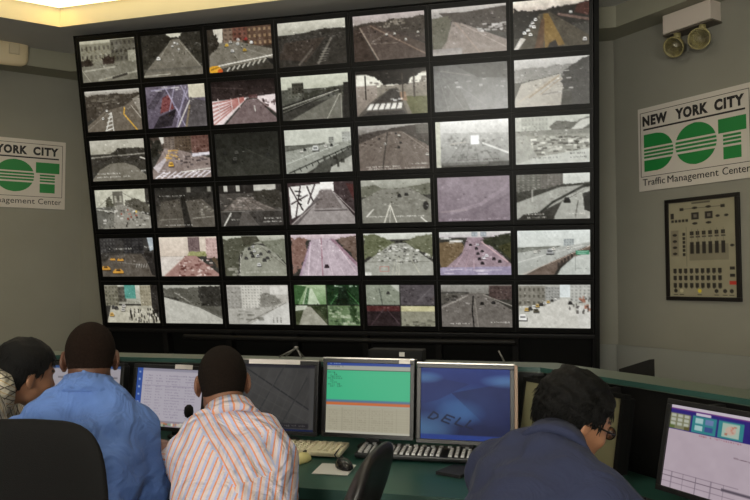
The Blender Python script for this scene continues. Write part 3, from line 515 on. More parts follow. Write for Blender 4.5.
@scr(6, 3, 'white tower block beside a quiet road, nearly colourless')
def _(c):
    c.grad((182, 178, 168), (160, 157, 147)); c.bld((150, 147, 138), 0, .24, .05, .62, (130, 127, 118), 4, 6); c.bld((190, 187, 176), .24, .58, .02, .6, (140, 137, 128), 7, 8); c.poly((130, 127, 117), (.55, .25), (.7, .2), (.85, .35), (.85, .5), (.5, .65), jit=.02); c.rect((200, 197, 188), .7, .05, .98, .25); c.poly((165, 162, 152), (0, .62), (.7, .55), (1, .4), (1, 1), (0, 1)); c.poly((192, 190, 182), (.35, 1), (.9, .48), (1, .45), (1, 1)); c.line((115, 112, 103), .015, (.3, .95), (.95, .45)); c.blocks((110, 108, 98), 14, 0, .5, .55, .9, .08, .04, 41, .6)
    for i in range(3):
        for j in range(3): c.rect((105, 102, 94), .72+i*.06, .82+j*.05, .74+i*.06, .845+j*.05)
    c.noise(6, 12, 38)
def quad(c):
    c.line((22, 20, 18), .016, (.5, 0), (.5, 1)); c.line((22, 20, 18), .016, (0, .5), (1, .5))
@scr(6, 4, 'four small green tinted road views in a quad split', (90, 120, 80))
def _(c):
    c.grad((165, 185, 145), (105, 140, 88), 0, .5, 0, .5); c.poly((60, 96, 52), (0, 0), (.2, .05), (.05, .5), (0, .5)); c.poly((200, 210, 185), (.2, .1), (.28, .1), (.4, .5), (.12, .5), al=.7); c.poly((52, 92, 48), (.21, .08), (.25, .08), (.2, .5), (.14, .5), al=.8)
    c.rect((30, 58, 30), .5, 0, 1, .5); c.fan((90, 150, 88), .02, (.75, .05), [(.55, .5), (.68, .5), (.85, .5), (1, .5)], al=.7); c.poly((14, 30, 16), (.7, .05), (.8, .05), (.86, .5), (.64, .5), al=.8); c.blocks((180, 200, 175), 8, .55, .95, .01, .05, .04, .02, 42)
    c.rect((70, 76, 52), 0, .5, .5, 1); c.poly((150, 148, 132), (.15, .55), (.25, .55), (.5, 1), (.05, 1)); c.poly((180, 185, 165), (.02, .52), (.2, .52), (.15, .62), (0, .65)); c.poly((48, 60, 34), (.25, .5), (.5, .5), (.5, .9), jit=.03)
    c.rect((100, 124, 84), .5, .5, 1, 1); c.blocks((170, 180, 150), 34, .52, .96, .55, .95, .05, .05, 43, .6); c.poly((48, 70, 38), (.85, .5), (.92, .5), (.95, .95), (.86, .9), jit=.02); c.blocks((45, 66, 38), 20, .52, .96, .5, .95, .05, .07, 44, .6); c.noise(8, 12, 39); quad(c)
@scr(6, 5, 'four tiny dull views in a quad split, the lower left one dark red')
def _(c):
    c.rect((132, 138, 120), 0, 0, .5, .5); c.line((90, 96, 84), .03, (.2, .1), (.24, .5)); c.car((50, 50, 44), .33, .2, .05); c.poly((175, 178, 165), (.36, 0), (.5, 0), (.5, .2)); c.rect((84, 78, 80), .5, 0, 1, .5); c.line((110, 104, 106), .03, (.75, .4), (.95, .1), al=.6); c.rect((46, 34, 36), 0, .5, .5, 1); c.rect((96, 46, 44), 0, .5, .5, .64, al=.8); c.line((75, 58, 62), .02, (.25, .6), (.05, 1)); c.line((75, 58, 62), .02, (.3, .6), (.48, .95)); c.rect((138, 136, 116), .5, .5, 1, 1); c.rect((192, 186, 140), .5, .52, 1, .64); c.blocks((80, 78, 66), 14, .52, .98, .8, .98, .06, .05, 45, .6); c.noise(6, 12, 40); quad(c)
@scr(6, 6, 'dark grey motorway with a black centre seam and two cars')
def _(c):
    c.grad((148, 146, 138), (128, 124, 116), 0, .22); c.rect((58, 56, 52), 0, .18, .4, .22, al=.8); c.poly((92, 88, 80), (0, .22), (.35, .2), (.2, .4), (0, .45)); c.bld((80, 64, 60), .68, 1, .03, .35, (60, 48, 46), 6, 3); c.poly((108, 102, 95), (.36, .22), (.6, .2), (1, .6), (1, 1), (0, 1), (0, .5)); c.line((150, 144, 134), .03, (.38, .26), (0, .55)); c.line((22, 20, 18), .03, (.46, .28), (.44, .6), (.46, 1)); c.line((165, 158, 145), .02, (.48, .35), (.52, 1), al=.6); c.line((150, 144, 134), .02, (.6, .24), (1, .5)); c.cars([(20, 18, 16)], [(.58, .44), (.74, .42)], .05, .06); c.blocks((60, 56, 52), 8, .04, .2, .25, .35, .05, .05, 46); c.stamp(.9, .12, .4); c.stamp(.86, .7, .95); c.noise(6, 12, 41)
@scr(6, 7, 'bright avenue with a row of taxis parked on the left')
def _(c):
    c.grad((168, 168, 158), (190, 188, 176)); c.bld((130, 126, 114), 0, .38, .04, .5, (75, 72, 62), 6, 3); c.bld((150, 150, 144), .38, .58, .06, .4, (105, 105, 100), 5, 5); c.rect((205, 212, 210), .58, 0, .72, .3); c.bld((176, 176, 168), .72, 1, .02, .4, (125, 125, 118), 5, 5); c.poly((192, 190, 180), (.55, .35), (.68, .33), (.95, 1), (.05, 1), (0, .8)); c.poly((196, 194, 186), (.8, .5), (1, .45), (1, 1), (.85, 1))
    for i in range(9): c.car([(205, 165, 80), (60, 56, 50), (225, 224, 215)][i % 3], .12+i*.05, .58-i*.03, .07-i*.004)
    c.car((230, 228, 222), .06, .76, .12); c.car((90, 84, 66), .25, .6, .08); c.blocks((150, 90, 66), 8, .78, .96, .25, .55, .04, .06, 47, .7); c.blocks((66, 62, 58), 20, .7, .98, .3, .6, .025, .06, 48, .7); c.car((50, 48, 46), .72, .42, .06); c.stamp(.5, 0, .1); c.noise(7, 14, 42)

# ------------------------------------------------------------------ room shell
WALL = mat('painted_wall', (140, 138, 128), .75, noise=.04, nscale=3, bump=.08, bscale=180)
WALLLOW = mat('painted_lower_wall', (142, 143, 138), .7, noise=.03, nscale=3)
CEIL = mat('grey_ceiling_paint', (186, 184, 182), .85, noise=.03, nscale=3)
CREAM = mat('cream_tray_paint', (205, 196, 172), .8, noise=.02, nscale=3)
SOFF = mat('soffit_paint', (148, 146, 130), .75, noise=.03, nscale=4)
CARPET = mat('grey_carpet', (112, 110, 106), .95, noise=.2, nscale=90, bump=.3, bscale=300)
YB = 7.5; ZC = 4.065; ZS = 3.855
P0 = (-5.43, YB); P1 = (.67, YB)
PR = (3.2, 4.97); PL = (-8.2, 4.73); YF = -3.2
def wall(name, a, b, z0, z1, m, th=.12, into=False):
    """slab behind the line a-b (room on the right-hand side when walking a to b)"""
    a = Vector((*a, 0)); b = Vector((*b, 0)); d = (b-a).normalized(); n = Vector((-d.y, d.x, 0))*(-1 if into else 1)
    mb = MB(); mb.prism([(a.x, a.y), (b.x, b.y), (b.x+n.x*th, b.y+n.y*th), (a.x+n.x*th, a.y+n.y*th)], z0, z1)
    return tag(mb.build(name, m), kind='structure')
wall('wall_back', P0, P1, 0, 4.5, WALL); wall('wall_right', P1, PR, 0, 4.5, WALL); wall('wall_left', PL, P0, 0, 4.5, WALL)
wall('wall_right_side', PR, (3.2, YF), 0, 4.5, WALL); wall('wall_front', (3.2, YF), (-8.2, YF), 0, 4.5, WALL); wall('wall_left_side', (-8.2, YF), PL, 0, 4.5, WALL)
ROOM = [P0, P1, PR, (3.2, YF), (-8.2, YF), PL]
tag(MB().prism(ROOM, -.1, 0).build('floor', CARPET), kind='structure')
# lower ceiling ring around the raised tray
TR = [(-4.877, 6.335), (.10, 6.09), (2.4, 4.07), (2.4, -2.4), (-7.2, -2.4), (-7.2, 4.03)]
vs = [(x, y, ZC) for x, y in ROOM]+[(x, y, ZC) for x, y in TR]
tag(MB().add(vs, [(i, i+6, (i+1) % 6+6, (i+1) % 6) for i in range(6)]).build('ceiling', CEIL), kind='structure')
ZT = 4.31
vs = [(x, y, ZC) for x, y in TR]+[(x, y, ZT) for x, y in TR]
tag(MB().add(vs, [(i, i+6, (i+1) % 6+6, (i+1) % 6) for i in range(6)]).build('trim_1', CREAM), kind='structure')
tag(MB().add([(x, y, ZT) for x, y in TR], [tuple(range(6))]).build('ceiling_tray', CREAM), kind='structure')
# soffit boxes along the walls (a box beam below the ceiling)
def inset(a, b, o):
    d = (Vector(b)-Vector(a)).normalized(); n = Vector((d.y, -d.x)); return Vector(a)+n*o, Vector(b)+n*o
def isect(p, q, r, s):
    d1 = q-p; d2 = s-r; den = d1.x*d2.y-d1.y*d2.x; t = ((r.x-p.x)*d2.y-(r.y-p.y)*d2.x)/den; return p+d1*t
OL, OB = .35, .39
l0, l1 = inset(PL, P0, OL); b0, b1 = inset(P0, P1, OB); r0, r1 = inset(P1, PR, .28)
cl = isect(l0, l1, b0, b1); cr = isect(b0, b1, r0, r1)
for nm, pts in (('trim_2', [PL, P0, cl, l0]), ('trim_3', [P0, P1, cr, cl]), ('trim_4', [P1, PR, r1, cr])):
    tag(MB().prism([tuple(p) for p in pts], ZS, ZC-.001).build(nm, SOFF), kind='structure')
# low painted ledge wall in front of the walls
wall('trim_5', (-5.43, YB-.001), (.67, YB-.001), 0, .80, WALLLOW, .03, True)
wall('trim_6', (.67, YB-.03), (3.17, 5.0-.03), 0, .80, WALLLOW, .03, True)

# ------------------------------------------------------------------ lit cove strips and ceiling lights in the tray
WARM = mat('warm_cove_light', (255, 236, 190), .5, emit=(255, 236, 180), estr=2.8)
WHITEMETAL = mat('white_painted_metal', (205, 203, 195), .45)
def cove(label, p, q, w=.34, z=ZT):
    p = Vector(p); q = Vector(q); d = (q-p).normalized(); n = Vector((d.y, -d.x)); L = (q-p).length; c = (p+q)/2+n*(w/2+.02)
    t = thing('cove_light', label, 'light', (c.x, c.y, z-.06), math.atan2(d.y, d.x), 'cove lights around the raised ceiling')
    MB().box(-L/2, L/2, -w/2, w/2, .02, .055).build('housing', WHITEMETAL, t)
    MB().box(-L/2+.02, L/2-.02, -w/2+.02, w/2-.02, 0, .019).build('diffuser', WARM, t)
cove('warm cove light strip along the video wall edge of the raised ceiling', TR[0], TR[1])
cove('warm cove light strip along the left slanted edge of the raised ceiling', TR[5], TR[0])
COOL = mat('troffer_light', (255, 250, 232), .5, emit=(255, 246, 226), estr=8.5)
for i, (x, y) in enumerate([(-3.2, 4.4), (-.8, 4.4), (-3.2, 1.6), (-.8, 1.6), (-2., -1.)]):
    t = thing('ceiling_light', ['recessed ceiling light above the left half of the video wall', 'recessed ceiling light above the right half of the video wall', 'recessed ceiling light above the left desks', 'recessed ceiling light above the right desks', 'recessed ceiling light behind the camera'][i], 'light', (x, y, ZT-.06), 0, 'recessed lights in the raised ceiling')
    MB().box(-.62, .62, -.32, .32, .02, .055).build('frame', WHITEMETAL, t); MB().box(-.58, .58, -.28, .28, 0, .019).build('diffuser', COOL, t)

# ------------------------------------------------------------------ video wall
PITCH = .75; RY = .693363; SW, SH = .900497, .812355
G0 = Vector((-4.816, 6.471, 3.996)); GX = Vector((1, 0, 0)); GD = Vector((0, .595, -3.063)).normalized(); GN = GX.cross(-GD)   # GD runs down the face
GN = Vector((0, GD.z, -GD.y)); GN = GN if GN.y < 0 else -GN      # towards the room
BEZ = mat('glossy_black_bezel', (9, 9, 9), .42, spec=.16); HOUS = mat('matt_black_housing', (11, 11, 11), .7, spec=.2)
RIM = mat('dark_grey_rim', (34, 33, 33), .45, spec=.3)
SCRM = screen_mat('display_glass', .92, .24, .4)
MW = Matrix(((1, 0, 0), (0, -GN.y, -GD.y), (0, -GN.z, -GD.z))).to_4x4()     # local x right, y into the wall, z up
ORD = ['leftmost', 'second from left', 'third from left', 'middle', 'third from right', 'second from right', 'rightmost']
ROW = ['top', 'second', 'third', 'fourth', 'fifth', 'bottom']
CX = [(.063, .713), (.782, 1.452), (1.521, 2.208), (2.273, 2.962), (3.037, 3.727), (3.795, 4.476), (4.539, 5.198)]
RZ = [(.052, .473), (.566, .989), (1.083, 1.512), (1.608, 2.029), (2.132, 2.554), (2.65, 3.07)]
for r in range(6):
    for c in range(7):
        pic, desc = SCR[(r+1, c+1)]
        a_, b_ = CX[c]; u_, v_ = RZ[r]; ce = G0+GX*((a_+b_)/2)+GD*((u_+v_)/2)
        w, h = PITCH*SW, PITCH*RY*SH; W2, H2 = PITCH/2-.005, PITCH*RY/2-.003
        o = bpy.data.objects.new('video_wall_display', None); COL.objects.link(o); o.empty_display_size = .05
        o.matrix_world = Matrix.Translation(ce) @ MW @ Matrix.Diagonal(((b_-a_)/w, 1, (v_-u_)/h, 1))
        tag(o, '%s row %s display: %s' % (ROW[r], ORD[c], ' '.join(desc.split(',')[0].split()[:10])), 'screen', 'displays of the video wall')
        if r == c == 0:
            mb = MB(); ri = .012
            for x0, x1, z0, z1 in ((-W2, W2, h/2, H2), (-W2, W2, -H2, -h/2), (-W2, -w/2, -h/2, h/2), (w/2, W2, -h/2, h/2)): mb.box(x0, x1, -.012, .03, z0, z1)
            bez = mb.mesh('bezel'); bez.materials.append(BEZ)
            hou = MB().box(-W2+.01, W2-.01, .031, .11, -H2+.01, H2-.01).mesh('housing'); hou.materials.append(HOUS)
            mb = MB()
            for s_ in (-1, 1): mb.box(s_*W2-.004*(s_ > 0), s_*W2+.004*(s_ < 0), -.0145, -.0125, -H2, H2)
            mb.box(-W2, W2, -.0145, -.0125, H2-.004, H2)
            rim = mb.mesh('rim'); rim.materials.append(RIM)
        link_mesh('bezel', bez, None, o); link_mesh('housing', hou, None, o); link_mesh('rim', rim, None, o)
        link_mesh('screen', pic_mesh('screen', pic, w, h), SCRM, o)
# supporting frame: side fins, top rail, bottom rail and cabinet base
t = bpy.data.objects.new('video_wall_frame', None); COL.objects.link(t); t.matrix_world = Matrix.Translation(G0) @ MW
tag(t, 'tall black steel frame and cabinet that carries the leaning bank of displays', 'frame')
WT, HT = 5.236, 6*PITCH*RY
MB().box(.01, .022, -.02, .2, -HT-.42, .012).build('side_panel', HOUS, t)
MB().box(WT+.002, WT+.045, -.02, .2, -HT-.42, .016).build('side_panel', HOUS, t)
MB().box(.023, WT+.001, -.016, .2, .002, .012).build('top_rail', HOUS, t)
MB().box(.023, WT+.001, .112, .2, -HT-.42, .0).build('back_panel', HOUS, t)
DARKG = mat('dark_grey_steel', (20, 19, 20), .5, metal=.2, spec=.3)
mb = MB()
mb.box(.024, WT, -.03, .2, -HT-.05, -HT-.004, bevel=.01)
mb.tube([(1.0+.04*i, -.045-.035*math.sin(i/88*PI), -HT-.085) for i in range(89)], .028, 10)
mb.build('bottom_rail', DARKG, t)
for i in range(8):
    MB().box(i*PITCH-.03 if i else .024, i*PITCH+.03 if i < 7 else WT, .0, .1, -HT-.42, -HT-.05).build('upright', DARKG, t)
b = tag(MB().box(-4.82, .475, 7.1, 7.46, 0, .50, bevel=.01).build('equipment_cabinet', HOUS), 'low matt black cabinet along the wall under the leaning displays', 'cabinet')

# ------------------------------------------------------------------ wall signs
BOARD = mat('white_sign_board', (205, 198, 190), .55); INK = mat('black_sign_ink', (28, 24, 26), .6); GREEN = mat('green_sign_ink', (24, 128, 58), .6)
def on_wall(o, a, d, s, z, off):
    """place o (local x along wall, y into wall) at distance s along wall"""
    d = Vector((*d, 0)).normalized(); n = Vector((-d.y, d.x, 0)); p = Vector((*a, 0))+d*s-n*off; p.z = z
    o.location = p; o.rotation_euler = (0, 0, math.atan2(d.y, d.x)); return o
def letter(mb, kind, x0, x1, z0, z1):
    H = z1-z0; xc = (x0+x1)/2
    def edge(v):       # v 0 top 1 bottom
        if kind == 'D':
            w = x1-x0; k = max(0, 1-((v-.5)/.5)**2)**.5; return x0, x0+w*.42+w*.58*k
        if kind == 'O':
            k = max(0, 1-((v-.5)/.5)**2)**.5; return xc-(x1-x0)/2*k, xc+(x1-x0)/2*k
        if v < .36: return x0, x1
        return x0+(x1-x0)*.17, x1-(x1-x0)*.19
    for a, b in ((0, .35), (.40, .455), (.495, .55), (.59, .645), (.70, 1)):
        n = 14; vs = []; fs = []
        vv = [a+(b-a)*i/n for i in range(n+1)]
        if kind == 'T' and a == 0: vv = [0, .175, .349]
        for v in vv:
            l, r = edge(min(max(v, .0005), .9995)); z = z1-H*v; vs += [(l, -.0025, z), (r, -.0025, z), (l, 0, z), (r, 0, z)]
        for i in range(len(vv)-1):
            k = 4*i; fs += [(k, k+4, k+5, k+1), (k, k+2, k+6, k+4), (k+1, k+5, k+7, k+3)]
        e = 4*(len(vv)-1); fs += [(0, 1, 3, 2), (e, e+2, e+3, e+1)]
        mb.add(vs, fs)
def dot_sign(a, d, s, z, label):
    t = thing('wall_sign', label, 'sign', group='traffic department signs'); on_wall(t, a, d, s, z, .014)
    Wd, Hd = 1.15, .80
    MB().box(0, Wd, 0, .012, 0, Hd, bevel=.002).build('board', BOARD, t)
    mb = MB(); x0, x1, z0, z1 = .026, Wd-.032, .135, .755
    for q in ((x0, x1, z0, z0+.005), (x0, x1, z1-.005, z1), (x0, x0+.005, z0, z1), (x1-.005, x1, z0, z1)): mb.box(q[0], q[1], -.002, 0, q[2], q[3])
    mb.build('border', INK, t)
    MB().box(.062, 1.078, -.0025, 0, .581, .597).build('underline', INK, t)
    mb = MB(); letter(mb, 'D', .066, .385, .185, .54); letter(mb, 'O', .408, .815, .185, .56); letter(mb, 'T', .832, 1.085, .185, .54); mb.build('emblem', GREEN, t)
    for s_, x, z_, sz, wd in (('NEW', .055, .628, .125, .27), ('YORK', .413, .628, .125, .327), ('CITY', .80, .628, .125, .272), ('Traffic', .045, .052, .092, .245), ('Management', .317, .052, .092, .51), ('Center', .862, .052, .092, .248)):
        me = text_mesh(s_, sz, bold=.0065 if sz > .1 else 0, width=wd, space=1.16 if sz > .1 else 1.02); me.transform(Matrix.Rotation(PI/2, 4, 'X')); me.transform(Matrix.Translation((x, -.002, z_)))
        link_mesh('lettering', me, INK, t)
    return t
dR = (1, -1); dot_sign(P1, dR, .29, 2.285, 'white and green traffic management sign on the right wall above the framed diagram')
dL = (1, 1); LL = (Vector(P0)-Vector(PL)).length
dot_sign(PL, dL, LL-.19-1.15, 2.285, 'white and green traffic management sign on the left wall, cut off by the picture edge')

# framed control diagram
t = thing('framed_diagram', 'black framed beige control panel diagram hanging under the right hand sign', 'picture'); on_wall(t, P1, dR, .578, 1.25, .02)
FW, FH = .72, .925
mb = MB()
for q in ((0, FW, 0, .035), (0, FW, FH-.035, FH), (0, .035, .035, FH-.035), (FW-.035, FW, .035, FH-.035)): mb.box(q[0], q[1], -.012, .018, q[2], q[3], bevel=.003)
mb.build('frame', mat('black_frame', (24, 20, 20), .35), t)
p = Pic(110, 150, base=(152, 146, 124)); k = (48, 44, 40)
for i in range(9):
    for j in range(3): p.rect(k, .07+i*.082, .70+j*.075, .12+i*.082, .745+j*.075); p.rect((90, 84, 72), .08+i*.082, .748+j*.075, .11+i*.082, .755+j*.075)
p.rect((118, 112, 96), .32, .46, .88, .62, al=.6)
for i in range(6):
    p.rect(k, .33+i*.09, .32, .385+i*.09, .36); p.rect(k, .33+i*.09, .43, .385+i*.09, .55); p.rect((75, 70, 62), .33+i*.09, .37, .39+i*.09, .385); p.line((100, 92, 80), .004, (.36+i*.09, .3), (.36+i*.09, .43))
for v in (.27, .30, .57, .68, .63): p.line(k, .003, (.2, v), (.9, v), al=.7)
for u in (.2, .28, .9): p.line(k, .003, (u, .27), (u, .68), al=.7)
for j in range(6): p.rect(k, .22, .33+j*.042, .26, .36+j*.042)
p.rect((120, 112, 96), .04, .3, .16, .57, al=.7)
for j in range(4): p.ell(k, .1, .35+j*.065, .035, .014)
for i in range(5): p.rect(k, .05+i*.055, .19, .09+i*.055, .215)
p.rect(k, .04, .12, .09, .18)
for u in (.36, .56): p.rect(k, u, .125, u+.11, .2); p.rect((110, 104, 96), u+.03, .145, u+.08, .18); p.ell(k, u+.05, .08, .04, .012); p.ell(k, u+.05, .24, .04, .012)
for u in (.18, .78): p.rect(k, u, .07, u+.06, .1); p.line(k, .003, (.24, .085), (.78, .085))
for u in (.74, .86): p.ell(k, u, .18, .03, .012)
p.rect((190, 60, 50), .88, .83, .98, .865); p.rect(k, .89, .69, .96, .72); p.rect(k, .89, .76, .96, .79); p.ell(k, .93, .48, .03, .012)
for u, c_ in ((.1, k), (.19, (190, 180, 150)), (.46, (215, 195, 60)), (.7, k), (.82, k), (.91, k)): p.ell(c_, u, .93, .028, .02); p.line(k, .004, (u-.03, .97), (u+.03, .97))
p.line((40, 36, 34), .012, (.37, .03), (.63, .03), al=.7); p.noise(3, 6, 4)
me = pic_mesh('diagram', p, FW-.06, FH-.06); me.transform(Matrix.Translation((FW/2, .004, FH/2)))
link_mesh('diagram', me, screen_mat('printed_diagram', 0, .5, .3, emissive=False), t)
MB().box(.02, FW-.02, .006, .016, .02, FH-.02).build('backing', HOUS, t)

# emergency light with two lamp heads
t = thing('emergency_light', 'white emergency light box with two swivelling round lamp heads high on the right wall', 'light'); on_wall(t, P1, dR, .69, 3.68, .155)
MB().box(0, .475, 0, .154, 0, .172, bevel=.006).build('battery_box', mat('white_plastic_box', (212, 200, 190), .5), t)
MB().box(-.01, .485, .012, .154, -.018, -.001, bevel=.003).build('base_lip', mat('brown_grey_edge', (90, 82, 72), .6), t)
YELL = mat('aged_cream_plastic', (150, 140, 96), .5); CHR = mat('chrome_reflector', (225, 222, 214), .32, metal=1); LENS = mat('lens_glass', (90, 86, 72), .1, metal=.6)
for x, rx, rz in ((.12, .5, .12), (.37, .1, .6)):
    M0 = RT((x, .04, -.02)); mb = MB(); mb.lathe([(.022, -.045), (.03, -.04), (.03, 0), (.0, 0)], 16, M0); mb.box(-.03, .03, -.008, .008, -.075, -.03, M0)
    h = mb.build('bracket', YELL, t)
    Mh = RT((x, -.01, -.15), rx, 0, rz)
    Ml = Mh @ Matrix.Rotation(PI/2, 4, 'X')
    lh = MB().lathe([(.02, -.095), (.055, -.085), (.084, -.03), (.094, 0), (.094, .016), (.084, .018), (.082, .006)], 32, Ml).build('lamp_head', YELL, t)
    MB().lathe([(.081, .006), (.062, -.028), (.03, -.048), (.01, -.052)], 32, Ml).build('reflector', CHR, lh)
    MB().lathe([(.012, -.05), (.014, -.03), (.012, -.012), (.004, -.006)], 12, Ml).build('bulb', mat('bulb_glass', (235, 232, 220), .15), lh)

# rounded speaker box on the left soffit
sb = thing('wall_speaker', 'cream rounded plastic speaker box mounted high on the left soffit', 'speaker')
on_wall(sb, tuple(l0), dL, 0, 3.80, 0)
dv = Vector((1, 1, 0)).normalized(); nv = Vector((1, -1, 0)).normalized()
e_ = hit(28.5, 50, (1, -1, 0), -12.38); sb.location = Vector((e_[0], e_[1], 3.815))-dv*.62
me = pad(.31, .18, .05, 5., 0); me.transform(Matrix.Translation((.31, 0, .18)))
CR2 = mat('cream_plastic', (222, 204, 168), .5)
link_mesh('case', me, CR2, sb)
MB().box(.42, .53, -.062, -.04, .12, .24, bevel=.01).build('grille', mat('pale_cream_plastic', (205, 190, 158), .5), sb)
MB().box(.05, .57, .03, .14, .04, .24).build('mount', CR2, sb)

# ------------------------------------------------------------------ unseen daylight windows behind the camera: one causes the display glare, one added for light
DAY = mat('daylit_window_glass', (235, 238, 240), .1, emit=(244, 240, 226), estr=18.5)
def window(i, x0, x1, z0, z1):
    w = thing('window_%d' % i, None, None, ((x0+x1)/2, YF+.001, z0)); w['kind'] = 'structure'
    W2, H = (x1-x0)/2, z1-z0
    mb = MB()
    for q in ((-W2-.06, W2+.06, -.06, 0), (-W2-.06, W2+.06, H, H+.06), (-W2-.06, -W2, 0, H), (W2, W2+.06, 0, H), (-.02, .02, 0, H)): mb.box(q[0], q[1], 0, .07, q[2], q[3])
    mb.build('window_frame', WHITEMETAL, w); MB().box(-W2, W2, .005, .02, 0, H).build('window_glass', DAY, w)
window(1, -2.4, -.2, 1.0, 2.45); window(2, 1.5, 3.0, .9, 2.45)  # second one is added to spread daylight clear of the display glare
# ------------------------------------------------------------------ console: hutch with ledge, worktop
TEAL = mat('dark_green_laminate', (34, 74, 66), .38, noise=.06, nscale=60)
LEDGE = mat('grey_green_laminate', (92, 100, 88), .45, noise=.05, nscale=40)
LEDGEEDGE = mat('green_edge_band', (42, 74, 68), .4)
BLACK = mat('black_laminate', (19, 18, 18), .5, noise=.1, nscale=30)
NR = Vector((.743, .669)); DRR = Vector((.669, -.743))
def rp(c, s): return NR*c+DRR*s            # right hand section: c across, s along
KN = Vector((-.035, 3.2)); KF = Vector((.034, 3.4))
sN = KN.dot(DRR); sF = KF.dot(DRR)
def poly2(pts): return [(p[0], p[1]) for p in pts]
t = thing('console_desk', 'long black control console with dark green worktop and raised grey green ledge', 'desk', (0, 0, 0))
cF = .743*(-.124)+.669*2.35
MB().prism(poly2([(-3.6, 2.35), (-.124, 2.35), rp(cF, 1.25), rp(2.10, 1.25), (-.035, 3.19), (-3.6, 3.19)]), .69, .72).build('worktop', TEAL, t)
mb = MB(); mb.prism(poly2([(-3.6, 2.343), (-.127, 2.343), rp(cF-.007, 1.25), rp(cF, 1.25), (-.124, 2.35), (-3.6, 2.35)]), .685, .722); mb.build('edge_band', LEDGEEDGE, t)
LP = poly2([(-3.6, 3.2), KN, rp(2.115, 1.3), rp(2.30, 1.3), KF, (-3.6, 3.4)])
MB().prism(LP, 1.028, 1.05).build('ledge', LEDGE, t)
e = .006
MB().prism(poly2([(-3.6, 3.2-e), (KN[0]-.002, 3.2-e), rp(2.115-e, 1.3), rp(2.115, 1.3), KN, (-3.6, 3.2)]), 1.032, 1.051).build('ledge_edge', LEDGEEDGE, t)
MB().prism(poly2([(-3.6, 3.23), (KN[0]+.01, 3.23), rp(2.145, 1.28), rp(2.29, 1.28), (KF[0]-.01, 3.39), (-3.6, 3.39)]), 0, 1.028).build('hutch_panel', BLACK, t)
MB().prism(poly2([(-3.6, 2.75), (-.02, 2.75), rp(2.0, 1.2), rp(2.1, 1.2), (-.04, 3.19), (-3.6, 3.19)]), .0, .68).build('lower_cabinet', BLACK, t)
for s in (.02, .42, .86):
    q = rp(2.10, sN+s); MB().box(-.012, .012, -.03, .03, .72, 1.02, M=RT((q.x, q.y, 0), rz=math.atan2(DRR.y, DRR.x))).build('divider', BLACK, t)

# ------------------------------------------------------------------ desktop monitors
SIL = mat('silver_trim', (176, 170, 164), .3, metal=.5); TAN = mat('tan_edge_trim', (150, 120, 98), .45)
MSCR = screen_mat('monitor_screen', .78, .35, .08)
def monitor(label, loc, rz, pic, w=.338, h=.27, bz=.017, lift=.07, tilt=.12, body=None, group='desk monitors', topstrip=None, dim=None, silver=False, side=False):
    body = body or mat('black_monitor_plastic', (22, 22, 24), .42)
    t = thing('monitor', label, 'monitor', loc, rz, group)
    Mt = RT((0, 0, lift), rx=-tilt)
    ow, oh = w/2+bz, h+2*bz
    mb = MB()
    for q in ((-ow, ow, 0, bz), (-ow, ow, oh-bz, oh), (-ow, -w/2, bz, oh-bz), (w/2, ow, bz, oh-bz)): mb.box(q[0], q[1], -.022, .012, q[2], q[3], Mt, bevel=.002)
    mb.build('bezel', body, t)
    MB().box(-ow+.006, ow-.006, .012, .045, .01, oh-.01, Mt, bevel=.008).build('housing', body, t)
    me = pic_mesh('screen', pic, w, h); me.transform(Mt @ Matrix.Translation((0, -.016, bz+h/2))); link_mesh('screen', me, dim or MSCR, t)
    mb = MB(); mb.box(-.03, .03, .07, .095, 0.01, .2, bevel=.005); mb.box(-.03, .03, .04, .071, .15, .2); mb.build('stand_neck', body, t)
    MB().lathe([(.075, 0), (.075, .008), (.065, .014), (.02, .018)], 32, RT((0, .125, 0))).build('stand_base', body, t)
    if silver: MB().box(-ow, ow, -.022, .035, oh+.0005, oh+.005, Mt).build('top_trim', SIL, t)
    if side: MB().box(ow+.0005, ow+.012, -.018, .03, .01, oh, Mt).build('side_trim', TAN, t)
    if topstrip: MB().box(*topstrip, -.0245, -.0226, oh-bz+.002, oh+.004, Mt).build('label_strip', mat('white_label', (215, 208, 204), .6), t)
    return t
DZ = .7205
# green and beige spreadsheet
p = Pic(110, 88, base=(176, 170, 148))
p.rect((40, 70, 150), 0, 0, 1, .045); p.rect((170, 172, 160), 0, .045, 1, .1); p.rect((60, 92, 78), 0, .1, 1, .115); p.rect((70, 190, 140), 0, .115, 1, .53)
p.rect((88, 120, 150), 0, .53, 1, .565); p.rect((205, 110, 60), 0, .565, 1, .60); p.rect((170, 172, 160), 0, .6, 1, .625)
for j in range(8): p.stamp(.135+j*.028, .045 if j % 3 else .02, .1+.03*(j % 4), (32, 84, 62), h=.018, al=.9)
for u in (.2, .36, .52, .68, .84): p.line((150, 144, 124), .006, (u, .64), (u, .97), al=.8)
for j in range(10): p.line((160, 154, 134), .005, (.02, .66+j*.03), (.98, .66+j*.03), al=.6)
for j in range(9):
    for u in (.04, .22, .38, .55, .7): p.stamp(.665+j*.033, u, u+.09, (140, 132, 112), h=.02, al=.5)
p.rect((190, 186, 170), 0, .965, 1, 1); p.stamp(.05, .01, .2, (90, 92, 88), h=.02); p.stamp(.008, .02, .16, (190, 205, 225), h=.02)
monitor('silver topped monitor with a bright green and beige table on screen', (-.722, 2.86, DZ), 0, p, topstrip=(.13, .175), tilt=.1, lift=.066, h=.283, w=.352, silver=True)
